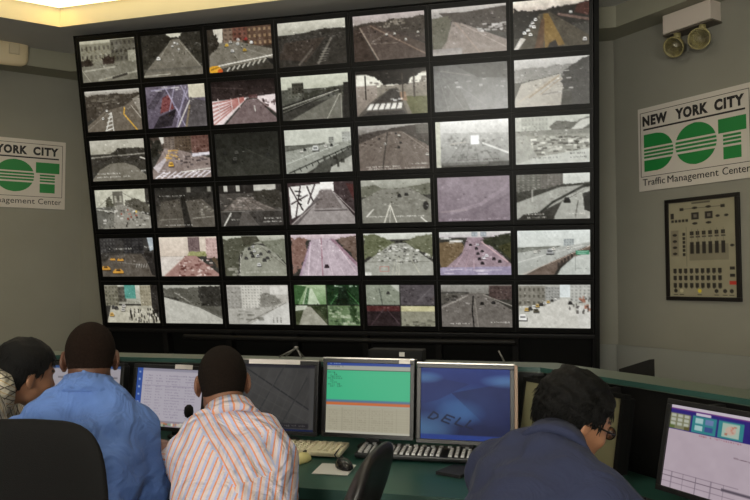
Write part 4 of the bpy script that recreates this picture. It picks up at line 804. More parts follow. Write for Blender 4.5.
# blue wallpaper with dark slanted lettering
p = Pic(130, 104, base=(20, 38, 92))
p.grad((30, 52, 122), (12, 22, 60)); p.ell((60, 112, 170), .5, .5, .55, .3, al=.5, soft=True); p.poly((24, 40, 96), (0, .1), (.55, .22), (.2, .45), (0, .52), al=.75); p.poly((20, 32, 80), (.35, .35), (1, .18), (1, .75), (.75, .8), al=.7); p.ell((110, 160, 200), .95, .17, .3, .1, al=.6, soft=True); p.ell((100, 150, 190), .05, .14, .22, .09, al=.6, soft=True); p.ell((90, 136, 176), .05, .85, .4, .25, al=.7, soft=True); p.ell((70, 120, 170), .45, .62, .3, .2, al=.5, soft=True)
def glyph(c, segs, o, sx, sy, sk):
    for a, b in segs: p.line(c, .022, (o[0]+a[0]*sx+a[1]*sk, o[1]+a[1]*sy+a[0]*.035), (o[0]+b[0]*sx+b[1]*sk, o[1]+b[1]*sy+b[0]*.035))
GD_ = [((0, 0), (0, 1)), ((0, 0), (.7, .15)), ((.7, .15), (.9, .5)), ((.9, .5), (.6, .95)), ((.6, .95), (0, 1))]; GE = [((0, 0), (0, 1)), ((0, 0), (1, 0)), ((0, .5), (.8, .5)), ((0, 1), (1, 1))]; GL = [((0, 0), (0, 1)), ((0, 1), (1, 1))]
for g, o in ((GD_, (.15, .62)), (GE, (.30, .655)), (GL, (.45, .69)), (GL, (.565, .72))): glyph((12, 24, 54), g, o, .085, .085, -.06)
p.rect((30, 58, 134), 0, .93, 1, 1); p.noise(3, 4, 3)
monitor('silver rimmed monitor with a deep blue wallpaper on screen', (-.326, 2.86, DZ), 0, p, topstrip=None, tilt=.1, lift=.06, h=.278, w=.352, silver=True, side=True, body=mat('dark_silver_plastic', (27, 25, 27), .4))
# grey street map
p = Pic(110, 88, base=(64, 63, 62)); p.rect((40, 38, 46), 0, 0, 1, .05); p.noise(4, 6, 2)
p.line((40, 40, 42), .022, (.05, .02), (.95, .68)); p.line((44, 44, 46), .016, (0, .3), (.4, 1)); p.line((46, 46, 48), .016, (.62, .0), (.2, .95))
for i in range(9): p.line((76, 75, 73), .008, (.02+i*.12, 1), (.3+i*.12, .1), al=.8)
for i in range(7): p.line((78, 77, 75), .008, (0, .15+i*.15), (1, .75+i*.15), al=.7)
p.line((44, 44, 46), .014, (.9, .2), (.55, 1)); p.rect((36, 34, 38), .52, .88, .93, .95); p.rect((70, 69, 68), .93, .05, 1, 1); p.rect((30, 30, 36), .62, .03, .92, .045); p.rect((22, 32, 66), 0, .965, 1, 1); p.stamp(.9, .55, .9, (110, 108, 104), h=.03)
monitor('dark monitor with a grey street map on screen and a white strip along its top', (-1.128, 2.865, DZ), 0, p, topstrip=(-.12, .11), tilt=.1, lift=.062, w=.35, h=.272, silver=True)
# page of text with blue side bar
p = Pic(110, 88, base=(182, 176, 186)); p.rect((52, 84, 158), 0, 0, .09, 1); p.rect((150, 146, 160), .09, 0, 1, .05)
for j in range(7): p.rect((150, 170, 210), .03, .06+j*.13, .06, .09+j*.13)
for j in range(16):
    for u, w_ in ((.14, .1), (.3, .06+.02*(j % 3)), (.45, .2 if j % 4 else .3), (.74, .14)): p.stamp(.12+j*.047, u, u+w_, (118, 108, 128), h=.02, al=.7)
p.line((140, 130, 150), .006, (.1, .3), (1, .3)); p.rect((150, 140, 150), .09, .9, 1, 1); p.blocks((190, 120, 80), 9, .1, .95, .92, .96, .05, .04, 3); p.blocks((110, 140, 110), 8, .1, .95, .92, .96, .05, .04, 4); p.blocks((210, 205, 190), 8, .1, .95, .92, .96, .05, .04, 5)
monitor('black monitor with a pale page of text and blue side bar on screen', (-1.635, 2.88, DZ), -.12, p, topstrip=(.03, .12), tilt=.12, lift=.05, w=.35, h=.25)
p = Pic(110, 88, base=(165, 160, 166)); p.rect((60, 84, 130), 0, 0, 1, .05); p.rect((110, 106, 112), .1, .2, .95, .23); p.rect((90, 88, 92), .6, .45, .96, .56)
for j in range(12): p.stamp(.28+j*.05, .06, .9, (130, 124, 132), h=.02, al=.6)
monitor('black monitor with a pale page, half hidden behind the man in the blue shirt', (-2.07, 2.90, DZ), .05, p, tilt=.12, lift=.05, w=.35, h=.25)
p = Pic(110, 88, base=(150, 158, 165)); p.rect((60, 84, 130), 0, 0, 1, .05)
monitor('black monitor with a pale screen at the left picture edge behind the dark haired man', (-2.52, 2.93, DZ), .1, p, tilt=.12, lift=.05, w=.35, h=.25)
# right hand section: switched off olive monitor and lilac form monitor
rzR = math.atan2(DRR.y, DRR.x)
p = Pic(30, 24, base=(30, 29, 22)); p.noise(2, 2, 1)
OFF = mat('switched_off_olive_screen', (116, 112, 86), .35, spec=.3)
q = rp(1.916, -2.05)
mo = monitor('wide black monitor with a blank olive screen beside the man with glasses', (q.x, q.y, DZ), rzR, p, w=.50, h=.25, lift=.028, tilt=.18, body=mat('flat_black_plastic', (9, 9, 9), .8, spec=.15), dim=OFF)
p = Pic(130, 104, base=(188, 172, 182))
p.rect((206, 196, 206), 0, 0, 1, .04); p.rect((44, 34, 118), 0, .045, 1, .30); p.rect((120, 60, 130), 0, .04, 1, .055); p.rect((210, 200, 215), .27, .06, .42, .085)
p.rect((128, 128, 100), 0, .10, .22, .29); p.rect((96, 110, 60), .0, .24, .06, .29); p.rect((96, 90, 50), .16, .24, .22, .29)
for i in range(3):
    for j in range(3): p.rect((185, 188, 172), .015+i*.07, .11+j*.05, .065+i*.07, .145+j*.05)
p.rect((52, 134, 140), .24, .09, .48, .29); p.rect((170, 205, 205), .27, .115, .345, .18); p.rect((110, 130, 175), .37, .115, .45, .18); p.rect((170, 205, 205), .27, .2, .345, .26); p.rect((60, 80, 140), .37, .2, .45, .26)
p.rect((52, 134, 140), .5, .09, .74, .29); p.rect((170, 190, 175), .54, .11, .70, .27); p.ell((200, 175, 160), .62, .19, .05, .05); p.blocks((200, 130, 110), 6, .56, .67, .13, .24, .02, .02, 6)
p.line((110, 96, 108), .006, (0, .80), (.75, .80)); p.line((110, 96, 108), .006, (0, .86), (1, .86)); p.line((110, 96, 108), .006, (0, .93), (1, .93)); p.line((120, 100, 110), .008, (.68, .48), (1, .50))
for u in (.1, .22, .35, .5, .62): p.line((120, 108, 120), .005, (u, .8), (u, 1))
p.stamp(.31, .3, .72, (150, 60, 80), h=.015); p.rect((90, 80, 92), .6, .84, .95, .87); p.noise(3, 5, 2)
q = rp(1.916, -1.4315)
monitor('black monitor with a lilac form and coloured icon buttons at the right picture edge', (q.x, q.y, DZ), rzR, p, w=.345, h=.257, lift=.032, tilt=.24)

# ------------------------------------------------------------------ keyboards, mice and small things on the worktop
def keyboard(label, loc, rz, base, keym, w=.44, d=.145, tilt=.09):
    t = thing('keyboard', label, 'keyboard', loc, rz, 'keyboards on the console')
    Mt = RT((0, 0, .006), rx=tilt)
    MB().box(-w/2, w/2, 0, d, 0, .018, Mt, bevel=.005).build('case', base, t)
    k = MB(); a = .0074; k.add([(-a, -a, 0), (a, -a, 0), (a, a, 0), (-a, a, 0), (-.0055, -.005, .008), (.0055, -.005, .008), (.0055, .0065, .008), (-.0055, .0065, .008)], [(0, 1, 5, 4), (1, 2, 6, 5), (2, 3, 7, 6), (3, 0, 4, 7), (4, 5, 6, 7)])
    me = k.mesh('key'); me.materials.append(keym); n = 0
    for j in range(5):
        for i in range(19):
            if i in (14,) or n >= 98: continue
            o = bpy.data.objects.new('key', me); COL.objects.link(o); o.parent = t
            o.matrix_local = Mt @ Matrix.Translation((-w/2+.02+i*(w-.04)/18, .019+j*.019, .018)); n += 1
    mb = MB()
    for i in range(13): mb.box(-w/2+.015+i*(w-.04)/12.5, -w/2+.03+i*(w-.04)/12.5, d-.03, d-.018, .018, .024, Mt)
    mb.build('function_keys', keym, t)
    return t
BEIGE = mat('beige_plastic', (226, 218, 190), .5); BEIGEK = mat('beige_key_plastic', (240, 233, 208), .5)
BLKP = mat('black_plastic', (22, 22, 24), .4); GKEY = mat('grey_key_plastic', (178, 178, 180), .35)
keyboard('beige keyboard in front of the street map monitor', (-1.04, 2.755, DZ), 0, BEIGE, BEIGEK, w=.46)
keyboard('black keyboard in front of the blue wallpaper monitor', (-.52, 2.775, DZ), .02, BLKP, GKEY, w=.47)
q = rp(1.66, Vector((.27, 2.48)).dot(DRR)-.06)
keyboard('dark keyboard below the olive screen on the right section', (q.x, q.y, DZ), rzR, BLKP, BLKP, w=.44)
def slab(name, label, cat, loc, rz, w, d, h, m, bev=.001):
    o = MB().box(-w/2, w/2, -d/2, d/2, 0, h, bevel=bev).build(name, m); o.location = loc; o.rotation_euler = (0, 0, rz); return tag(o, label, cat)
PAPER = mat('white_paper', (205, 203, 200), .8)
slab('mouse_pad', 'small white paper pad under the black mouse', 'mouse pad', (-.785, 2.60, DZ), .05, .135, .15, .003, PAPER)
def mouse(label, loc, rz, m, s=1.):
    t = thing('computer_mouse', label, 'mouse', loc, rz, 'computer mice')
    f = Field((-.05, -.08, -.02), (.05, .08, .06), .004); f.ell((0, 0, .002), (.031*s, .058*s, .034*s), k=0); f.func(lambda F, P: np.maximum(F, -P[..., 2]))
    V, Q = f.nets(); link_mesh('shell', np_mesh('shell', V, Q), m, t)
    MB().box(-.003, .003, .015, .035, .028*s, .038*s).build('wheel', mat('dark_rubber', (40, 40, 42), .7), t)
    return t
mo = mouse('black mouse on the white paper pad', (-.755, 2.625, DZ+.003), .6, mat('black_mouse_plastic', (26, 25, 27), .25))
mb = MB(); mb.tube([(0, .055, .012), (.0, .12, .02), (.05, .2, .03), (.10, .25, .02)], .0025, 8); mb.build('cable', BLKP, mo)
mouse('cream mouse beside the beige keyboard', (-.945, 2.685, DZ), -.2, mat('cream_mouse_plastic', (226, 214, 150), .4), 1.)
slab('notepad', 'small dark notepad on the green worktop left of the man with glasses', 'notepad', (-.335, 2.66, DZ), -.4, .10, .13, .012, mat('dark_cover', (26, 26, 30), .6))
q = rp(1.80, Vector((.32, 2.46)).dot(DRR))
slab('paper_strip', 'long cream paper strip lying below the olive and lilac monitors', 'paper', (q.x, q.y, DZ+.0005), rzR, .62, .035, .004, mat('cream_paper', (190, 180, 160), .8))
# gooseneck microphone in front of the text page monitor
t = thing('desk_microphone', 'small black microphone with a round foam head before the text page monitor', 'microphone', (-1.445, 2.75, DZ))
MB().lathe([(.045, 0), (.045, .012), (.03, .02), (.008, .024)], 24).build('base', BLKP, t)
MB().tube([(0, 0, .02), (-.02, .02, .08), (-.03, .02, .14)], .004, 8).build('neck', BLKP, t)
MB().lathe([(.004, .09), (.016, .098), (.02, .115), (.018, .135), (.008, .146), (.001, .147)], 20, RT((-.03, .02, .04))).build('foam_head', mat('black_foam', (16, 16, 16), .95), t)
# dark clutter on the ledge below the displays
LZ = 1.0505
def ledge_at(px, py=360): v = hit(px, py, (0, 1, 0), 3.3); return v[0]
t = thing('folding_stand', 'thin grey wire folding stand lying on the ledge above the street map monitor', 'stand', (ledge_at(291), 3.32, LZ))
GW = mat('grey_wire', (112, 110, 106), .4, metal=.4)
for a, b in (((-.07, 0, .004), (.02, 0, .05)), ((-.05, .04, .004), (.02, 0, .05)), ((.02, 0, .05), (.055, -.02, .004)), ((.02, 0, .05), (.045, .04, .004))): MB().tube([a, b], .0035, 8).build('leg', GW, t)
MB().lathe([(.01, .044), (.012, .05), (.01, .058)], 12, RT((.02, 0, 0))).build('hinge', GW, t)
t = thing('black_device', 'flat black box with a tiny white tag on the ledge behind the green screen', 'box', (ledge_at(396), 3.33, LZ))
MB().box(-.13, .13, -.05, .05, 0, .055, bevel=.006).build('case', mat('dark_box_plastic', (13, 13, 13), .6, spec=.2), t)
MB().box(.02, .045, -.0515, -.0505, .025, .045).build('tag', PAPER, t)
o = tag(MB().tube([(ledge_at(504), 3.34, LZ+.004), (ledge_at(498), 3.34, LZ+.055)], .004, 8).build('metal_rod', GW), 'short grey metal rod leaning up from the ledge behind the blue wallpaper monitor', 'rod')
# dark wedge shaped cover beyond the right ledge
a = Vector(hit(619, 369, NR.to_3d(), 2.5)); b_ = Vector(hit(649.5, 359.5, NR.to_3d(), 2.5)); 
d_ = (Vector((b_.x, b_.y, 0))-Vector((a.x, a.y, 0))).normalized(); n_ = Vector((NR.x, NR.y, 0))
mb = MB(); L_ = (b_-a).length
prof = [a, b_, Vector((b_.x, b_.y, .62)), Vector((a.x, a.y, .62))]
mb.add([tuple(v) for v in prof]+[tuple(v+n_*.03) for v in prof], [(0, 1, 2, 3)[::-1], (4, 5, 6, 7), (0, 4, 5, 1), (1, 5, 6, 2), (2, 6, 7, 3), (3, 7, 4, 0)]); 
mb.box(-.03, .03, .0, .03, 0, .62, RT(((a.x+b_.x)/2, (a.y+b_.y)/2, 0)))
tag(mb.build('sloping_panel', BLACK), 'black sloping panel standing behind the right hand ledge', 'panel')
# ------------------------------------------------------------------ people
def rotm(yaw, pitch, roll=0):
    """columns: right, forward, up of a head that looks along +y before turning (yaw left positive, pitch up positive)"""
    return np.array((Matrix.Rotation(yaw, 3, 'Z') @ Matrix.Rotation(pitch, 3, 'X') @ Matrix.Rotation(roll, 3, 'Y')))
def head_field(f, c, R, s=1.):
    def E(p, r, k=.02, op='+', M=None): f.ell(c+R@(np.array(p)*s), np.array(r)*s, R if M is None else R@M, k*s, op)
    def C(a, b, ra, rb, k=.015, op='+'): f.cap(c+R@(np.array(a)*s), c+R@(np.array(b)*s), ra*s, rb*s, k*s, op)
    E((0, -.012, .028), (.075, .096, .092)); E((0, .035, .0), (.064, .062, .085), .03); E((0, .045, -.062), (.05, .05, .052), .03); C((-.04, .02, -.07), (0, .075, -.098), .02, .02, .03); C((.04, .02, -.07), (0, .075, -.098), .02, .02, .03)
    E((0, -.04, -.03), (.058, .055, .07), .03)
    C((-.04, .083, .032), (.04, .083, .032), .011, .011, .012)          # brow
    E((-.033, .097, .012), (.019, .014, .013), .012, '-'); E((.033, .097, .012), (.019, .014, .013), .012, '-')
    E((-.032, .081, .011), (.014, .013, .012), .003); E((.032, .081, .011), (.014, .013, .012), .003)
    C((0, .092, .02), (0, .112, -.022), .008, .013, .012); E((-.012, .101, -.026), (.009, .012, .008), .006); E((.012, .101, -.026), (.009, .012, .008), .006)
    E((0, .096, -.052), (.025, .012, .007), .006); E((0, .094, -.064), (.021, .012, .008), .006); E((-.04, .07, -.02), (.022, .022, .022), .02); E((.04, .07, -.02), (.022, .022, .022), .02)
    for sg in (-1, 1):
        Me = np.array(Matrix.Rotation(sg*.35, 3, 'Z') @ Matrix.Rotation(-.15, 3, 'X'))
        E((sg*.083, -.012, -.002), (.008, .02, .033), .006, '+', Me); E((sg*.079, -.006, -.03), (.007, .011, .013), .005, '+', Me); E((sg*.092, -.006, .004), (.006, .011, .018), .004, '-', Me)
def hand(f, w, d, up, side):
    """w wrist, d direction, up back-of-hand normal, side towards the thumb"""
    w, d, up, side = [np.array(v, float) for v in (w, d, up, side)]
    for j, (o, L) in enumerate(((-.030, .056), (-.010, .068), (.011, .073), (.031, .066))):
        a = w+side*o*.7+d*.02; b = w+side*o+d*.088; f.cap(a, b, .014, .012, .012)
        m = b+d*L*.5+up*-.006; e = m+d*L*.42-up*.022; f.cap(b, m, .0098, .009, .004); f.cap(m, e, .009, .0075, .003)
    f.cap(w, w+d*.05, .024, .026, .02)
    a = w+side*.022+d*.022; b = w+side*.055+d*.05-up*.008; e = b+d*.032+side*.006-up*.01; f.cap(a, b, .015, .012, .01); f.cap(b, e, .0115, .009, .004)
def set_color(me, cols):
    at = me.color_attributes.new('skin', 'FLOAT_COLOR', 'POINT'); at.data.foreach_set('color', np.concatenate([cols, np.ones((len(cols), 1))], 1).astype('f').ravel())
def skin_mat(name):
    if name in MATS: return MATS[name]
    m = screen_mat(name, 0, .5, .35, attr='skin', emissive=False); b = m.node_tree.nodes['Principled BSDF']; b.inputs['Subsurface Weight'].default_value = .08; b.inputs['Subsurface Radius'].default_value = (.01, .004, .002); MATS[name] = m; return m
def n3(v): v = np.array(v, float); return v/np.linalg.norm(v)
def cloth_uv(me, fn):
    """two cloth coordinates per face corner, computed from position and face centre"""
    n = len(me.vertices); co = np.empty(n*3, 'f'); me.vertices.foreach_get('co', co); co = co.reshape(-1, 3)
    li = np.empty(len(me.loops), 'i'); me.loops.foreach_get('vertex_index', li); k = len(me.polygons); ct = np.empty(k*3, 'f'); me.polygons.foreach_get('center', ct); ct = ct.reshape(-1, 3)
    fi = np.repeat(np.arange(k), 4); uv = fn(co[li].astype(float), ct[fi].astype(float))
    l = me.uv_layers.new(name='cloth'); l.data.foreach_set('uv', uv.astype('f').ravel())
def cloth_mat(name, ramp, rgb=None, bump=.8, rough=.85):
    """ramp: function(nodes, links, u, v sockets) -> colour socket, or plain rgb"""
    m = bpy.data.materials.new(name); m.use_nodes = True; nt = m.node_tree; b = nt.nodes['Principled BSDF']; b.inputs['Roughness'].default_value = rough; b.inputs['Specular IOR Level'].default_value = .2; b.inputs['Sheen Weight'].default_value = .04
    uv = nt.nodes.new('ShaderNodeUVMap'); uv.uv_map = 'cloth'; sp = nt.nodes.new('ShaderNodeSeparateXYZ'); nt.links.new(uv.outputs['UV'], sp.inputs[0])
    if ramp: nt.links.new(ramp(nt, sp.outputs['X'], sp.outputs['Y']), b.inputs['Base Color'])
    else: b.inputs['Base Color'].default_value = (*lin(rgb), 1)
    tc = nt.nodes.new('ShaderNodeTexCoord'); n = nt.nodes.new('ShaderNodeTexNoise'); n.inputs['Scale'].default_value = 9; n.inputs['Detail'].default_value = 3; n.inputs['Distortion'].default_value = 1.2; nt.links.new(tc.outputs['Object'], n.inputs['Vector'])
    bp = nt.nodes.new('ShaderNodeBump'); bp.inputs['Strength'].default_value = bump; bp.inputs['Distance'].default_value = .05; nt.links.new(n.outputs['Fac'], bp.inputs['Height']); nt.links.new(bp.outputs['Normal'], b.inputs['Normal'])
    return m
def stripe(nt, src, period, width, off=0.):
    a = nt.nodes.new('ShaderNodeMath'); a.operation = 'MULTIPLY_ADD'; a.inputs[1].default_value = 1/period; a.inputs[2].default_value = off; nt.links.new(src, a.inputs[0])
    f = nt.nodes.new('ShaderNodeMath'); f.operation = 'FRACT'; nt.links.new(a.outputs[0], f.inputs[0])
    c = nt.nodes.new('ShaderNodeMath'); c.operation = 'LESS_THAN'; c.inputs[1].default_value = width; nt.links.new(f.outputs[0], c.inputs[0]); return c.outputs[0]
def mixc(nt, fac, a, b):
    m = nt.nodes.new('ShaderNodeMix'); m.data_type = 'RGBA'; nt.links.new(fac, m.inputs['Factor'])
    for s, v in ((m.inputs[6], a), (m.inputs[7], b)):
        if isinstance(v, tuple): s.default_value = (*lin(v), 1)
        else: nt.links.new(v, s)
    return m.outputs[2]

def person(label, J, skin, shirt, uvfn, hair, head, seed=1, girth=1., sleeve=(1., 1.), pants=(40, 40, 46), glasses=False, collar=True, wr=.005):
    base = Vector((J['hip'][0], J['hip'][1], 0)); bz = np.array(base)
    t = thing('person', label, 'person', base)
    J = {k: np.array(v, float)-bz for k, v in J.items()}
    hip, chest, neck = J['hip'], J['chest'], J['neck']; sL, sR, eL, eR, wL, wR = (J[k] for k in ('sL', 'sR', 'eL', 'eR', 'wL', 'wR'))
    hc = J['head']; R = rotm(*head['rot']); hs = head.get('s', 1.)
    r = n3(sR-sL); up = n3(neck-hip); fw = n3(np.cross(up, r)); up = np.cross(r, fw); T = np.stack([r, fw, up], 1); g = girth
    fw0 = n3((fw[0], fw[1], 0)); r0 = n3((r[0], r[1], 0))
    # legs (seated)
    legs = []
    for s, k in ((-1, 'L'), (1, 'R')):
        h = hip+r0*.095*s+np.array((0, 0, -.01)); kn = J.get('k'+k, h+fw0*.42+np.array((0, 0, .02))+r0*.05*s); kn = kn.copy(); kn[2] = .50; an = kn+fw0*(-.05)+np.array((0, 0, -.41)); an[2] = .09
        legs.append((h, kn, an))
    # body: one continuous skin mesh
    allp = np.array([hip, neck, hc, sL, sR, eL, eR, wL, wR]+[q for l in legs for q in l])
    lo = allp.min(0)-.24; hi = allp.max(0)+.24; lo[2] = .0
    f = Field(lo, hi, .0062)
    f.cap(hip+up*.02, chest-up*.05, .10*g, .11*g, .05); f.cap(sL*.85+sR*.15, sR*.85+sL*.15, .055, .055, .05)
    f.ell(chest, (.145*g, .095*g, .16), T, .05)
    nb = hc+R@np.array((0, -.035, -.055))*hs
    f.cap(neck-up*.05, neck, .07, .058, .03); f.cap(neck, nb, .056, .054, .025)
    for a, b, c in ((sL, eL, wL), (sR, eR, wR)): f.cap(a, b, .045, .036, .03); f.cap(b, c, .036, .024, .015)
    for h, kn, an in legs: f.cap(h, kn, .075, .05, .04); f.cap(kn, an, .048, .036, .02); f.cap(an, an+fw0*.13-np.array((0, 0, .04)), .032, .028, .02)
    head_field(f, hc, R, hs)
    upv = np.array((0, 0, 1.))
    for w, e, sg in ((wL, eL, 1), (wR, eR, -1)):
        d = n3(w-e); d[2] *= .3; d = n3(d); sd = n3(np.cross(d, upv))*sg; hand(f, w, d, upv, sd)
    V, Q = f.nets(); me = np_mesh('body', V, Q)
    q = (V-hc)@R/hs; col = np.tile(lin(skin), (len(V), 1)); col = col*(1+.05*wob(V, 6, seed, 1.)[:, None])
    lip = (np.abs(q[:, 0]) < .027) & (q[:, 1] > .085) & (q[:, 2] < -.045) & (q[:, 2] > -.072); col[lip] *= np.array((.85, .6, .6))
    for sg in (-1, 1):
        ey = ((q[:, 0]-sg*.032)**2/.013**2+(q[:, 2]-.011)**2/.006**2 < 1) & (q[:, 1] > .08); col[ey] = (.55, .53, .5)
        ir = ((q[:, 0]-sg*.032)**2+(q[:, 2]-.011)**2 < .0058**2) & (q[:, 1] > .08); col[ir] = (.02, .015, .01)
        bw = (np.abs(q[:, 0]-sg*.034) < .02) & (np.abs(q[:, 2]-.036) < .005) & (q[:, 1] > .07); col[bw] = (.015, .012, .01)
    set_color(me, col); link_mesh('body', me, skin_mat('skin'), t)
    # shirt
    f = Field(lo, hi, .0095); p = np.array
    f.ell(chest-up*.02, (.185*g, .128*g, .20), T, .06); f.cap(hip+up*.05-fw*.01, chest, .145*g, .14*g, .06); f.ell(hip+up*.06, (.185*g, .15*g, .15), T, .06)
    f.ell(chest*.5+neck*.5+r*.08-fw*.03, (.085, .07, .11), T, .05); f.ell(chest*.5+neck*.5-r*.08-fw*.03, (.085, .07, .11), T, .05)
    f.cap(sL, sR, .068, .068, .07); f.cap(neck-up*.025-fw*.015, sL+up*.01, .06, .062, .05); f.cap(neck-up*.025-fw*.015, sR+up*.01, .06, .062, .05)
    for a, b, c, sl in ((sL, eL, wL, sleeve[0]), (sR, eR, wR, sleeve[1])):
        f.cap(a, b, .076, .06, .035); f.cap(b, b+(c-b)*sl*.93, .058, .058-.016*sl, .02)
    ccut = nb
    def wrk(F, P):
        w = wob(P, 5, seed, wr, (1, 1, .5)); w2 = wob(P, 11, seed+5, wr*.6); fold = np.abs(wob(P@T, 3.5, seed+9, 1., (1, .3, .7)))
        F = F+w+w2+wr*1.2*(.5-np.minimum(fold, 1))
        # neck opening
        a = neck+up*.012; dd = n3(nb-neck); pr = (P-neck)@dd; rad = np.linalg.norm(P-neck-pr[..., None]*dd, axis=-1)
        return np.maximum(F, -np.maximum(rad-.062, -(pr-.0)))
    f.func(wrk); V, Q = f.nets(); me = np_mesh('shirt', V, Q)
    cloth_uv(me, lambda c, fc: uvfn((c-chest)@T, (fc-chest)@T, c, fc, dict(sL=sL, sR=sR, eL=eL, eR=eR, wL=wL, wR=wR, chest=chest, T=T)))
    sh = link_mesh('shirt', me, shirt, t)
    if collar:
        dd = n3(nb-neck)*.6+up*.4; dd = n3(dd); a = n3(r-dd*(r@dd)); b = np.cross(dd, a); VV = []; FF = []; n = 40
        prof = [(.064, -.022), (.067, .014), (.070, .034), (.076, .035), (.088, .002), (.101, -.02), (.092, -.03)]
        for k in range(n):
            w = 2*PI*k/n; fr = (-b if b@fw < 0 else b)
            q_ = math.cos(w)*a+math.sin(w)*fr; lift = -.014*max(0, math.sin(w))
            for ra, z in prof: VV.append(tuple(neck-up*.004+q_*ra*(1+.04*abs(math.sin(w)))+dd*(z+lift)))
        m_ = len(prof)
        for k in range(n):
            for j in range(m_): FF.append((k*m_+j, k*m_+(j+1) % m_, ((k+1) % n)*m_+(j+1) % m_, ((k+1) % n)*m_+j))
        mb = MB(); mb.add(VV, FF, smooth=True); me = mb.mesh('collar')
        cloth_uv(me, lambda c, fc: np.stack([np.arctan2((c-neck)@b, (c-neck)@a)*.07, (c-neck)@up], 1)); link_mesh('collar', me, shirt, sh)
    # trousers
    f = Field(lo, hi, .012)
    f.ell(hip, (.19*g, .155*g, .125), T, .05)
    for h, kn, an in legs: f.cap(h, kn, .1, .072, .06); f.cap(kn, an+p((0, 0, .02)), .07, .056, .03)
    f.func(lambda F, P: F+wob(P, 5, seed+3, .003)); V, Q = f.nets(); link_mesh('trousers', np_mesh('trousers', V, Q), mat('trousers_%d' % seed, pants, .85), t)
    for h, kn, an in legs:
        f = Field(an-.25, an+.25, .008); f.cap(an+fw0*-.03-p((0, 0, .045)), an+fw0*.15-p((0, 0, .055)), .042, .036, .02); f.ell(an, (.045, .045, .05), None, .03)
        f.func(lambda F, P: np.maximum(F, .0-P[..., 2])); V, Q = f.nets(); link_mesh('shoe', np_mesh('shoe', V, Q), mat('black_shoe_leather', (24, 22, 22), .35), t)
    # hair
    th, amp, strands = hair['t'], hair.get('amp', 0), hair.get('strands', 0)
    f = Field(hc-.19, hc+.19, .0045); 
    def E(p_, r_, k=.02): f.ell(hc+R@(p(p_)*hs), p(r_)*hs+th, R, k)
    E((0, -.012, .028), (.075, .096, .092)); E((0, .03, .02), (.064, .062, .08), .02); E((0, -.04, -.03), (.058, .055, .068), .02)
    if th > .008: E((0, -.02, .05), (.078, .098, .085), .03)
    def cut(F, P):
        q = (P-hc)@R/hs; y, z, x = q[..., 1], q[..., 2], np.abs(q[..., 0])
        low = hair.get('low', -.065)
        hl = np.interp(y, [-.12, -.035, -.022, .0, .012, .035, .06, .085], [low, low+.004, .012, .024, -.0, .035, .072, .082+hair.get('fringe', 0)])
        hl = hl+.004*np.sin(q[..., 0]*140+y*90)*(.3 if th < .008 else 1)
        F = F+(wob(P, 16, seed, amp)+wob(P, 34, seed+1, amp*.5) if amp else 0)
        return np.maximum(F, (hl-z)*.8)
    f.func(cut); V, Q = f.nets(); ho = link_mesh('hair', np_mesh('hair', V, Q), hair['mat'], t)
    if strands:
        rg = np.random.default_rng(seed); mb = MB(); cc = p((0, -.015, .03))
        for _ in range(strands):
            d = n3(rg.normal(size=3)); 
            if d[2] < -.55: continue
            if d[1] > .5 and d[2] < .45: continue
            if d[2] < .0 and d[1] > -.1: continue
            s0 = cc+d*(p((.075, .096, .092))+th*.8); dn = n3(p((d[0]*.5, -.25+d[1]*.4, -1.)) if d[2] < .75 else p((rg.normal()*.6, rg.choice((-1, 1))*.8, -.35)))
            dn = n3(dn-d*(dn@d)*.9); L = rg.uniform(.022, .05); fl = rg.uniform(-.2, .9); pts = []
            for k in range(4):
                u = k/3; pts.append(tuple(hc+R@((s0+dn*L*u+d*(.004+.016*fl*u-.006*u*u)+rg.normal(size=3)*.0012)*hs)))
            mb.tube(pts, [.0022, .0024, .0018, .0005], 4)
        mb.build('loose_strands', hair['mat'], ho)
    if glasses:
        GL_ = mat('black_glasses_plastic', (14, 13, 14), .25); to = lambda v: tuple(hc+R@(p(v)*hs))
        gl = MB()
        for sg in (-1, 1):
            pts = [to((sg*.034+.023*math.cos(w), .106+.0*w, .01+.017*math.sin(w))) for w in [2*PI*i/20 for i in range(21)]]; gl.tube(pts, .0024, 8, caps=False)
        gl.tube([to((-.011, .107, .012)), to((.011, .107, .012))], .0022, 8)
        go = gl.build('glasses_frame', GL_, t)
        for sg in (-1, 1): MB().tube([to((sg*.057, .106, .014)), to((sg*.08, .085, .012)), to((sg*.089, .0, .014)), to((sg*.086, -.022, .0))], .0026, 8).build('temple_arm', GL_, go)
        gm = mat('clear_lens', (240, 240, 240), .02); gm.node_tree.nodes['Principled BSDF'].inputs['Transmission Weight'].default_value = 1.
        for sg in (-1, 1):
            ln = MB(); n_ = 20; a_ = [to((sg*.034, .107, .01))]+[to((sg*.034+.022*math.cos(2*PI*i/n_), .1065, .01+.016*math.sin(2*PI*i/n_))) for i in range(n_)]; b_ = [to((sg*.034, .1055, .01))]+[to((sg*.034+.022*math.cos(2*PI*i/n_), .105, .01+.016*math.sin(2*PI*i/n_))) for i in range(n_)]
            ln.add(a_+b_, [(0, i+1, (i+1) % n_+1) for i in range(n_)]+[(n_+1, n_+1+(i+1) % n_+1, n_+1+i+1) for i in range(n_)]+[(i+1, n_+2+i, n_+2+(i+1) % n_, (i+1) % n_+1) for i in range(n_)]); ln.build('lens', gm, go)
    return t

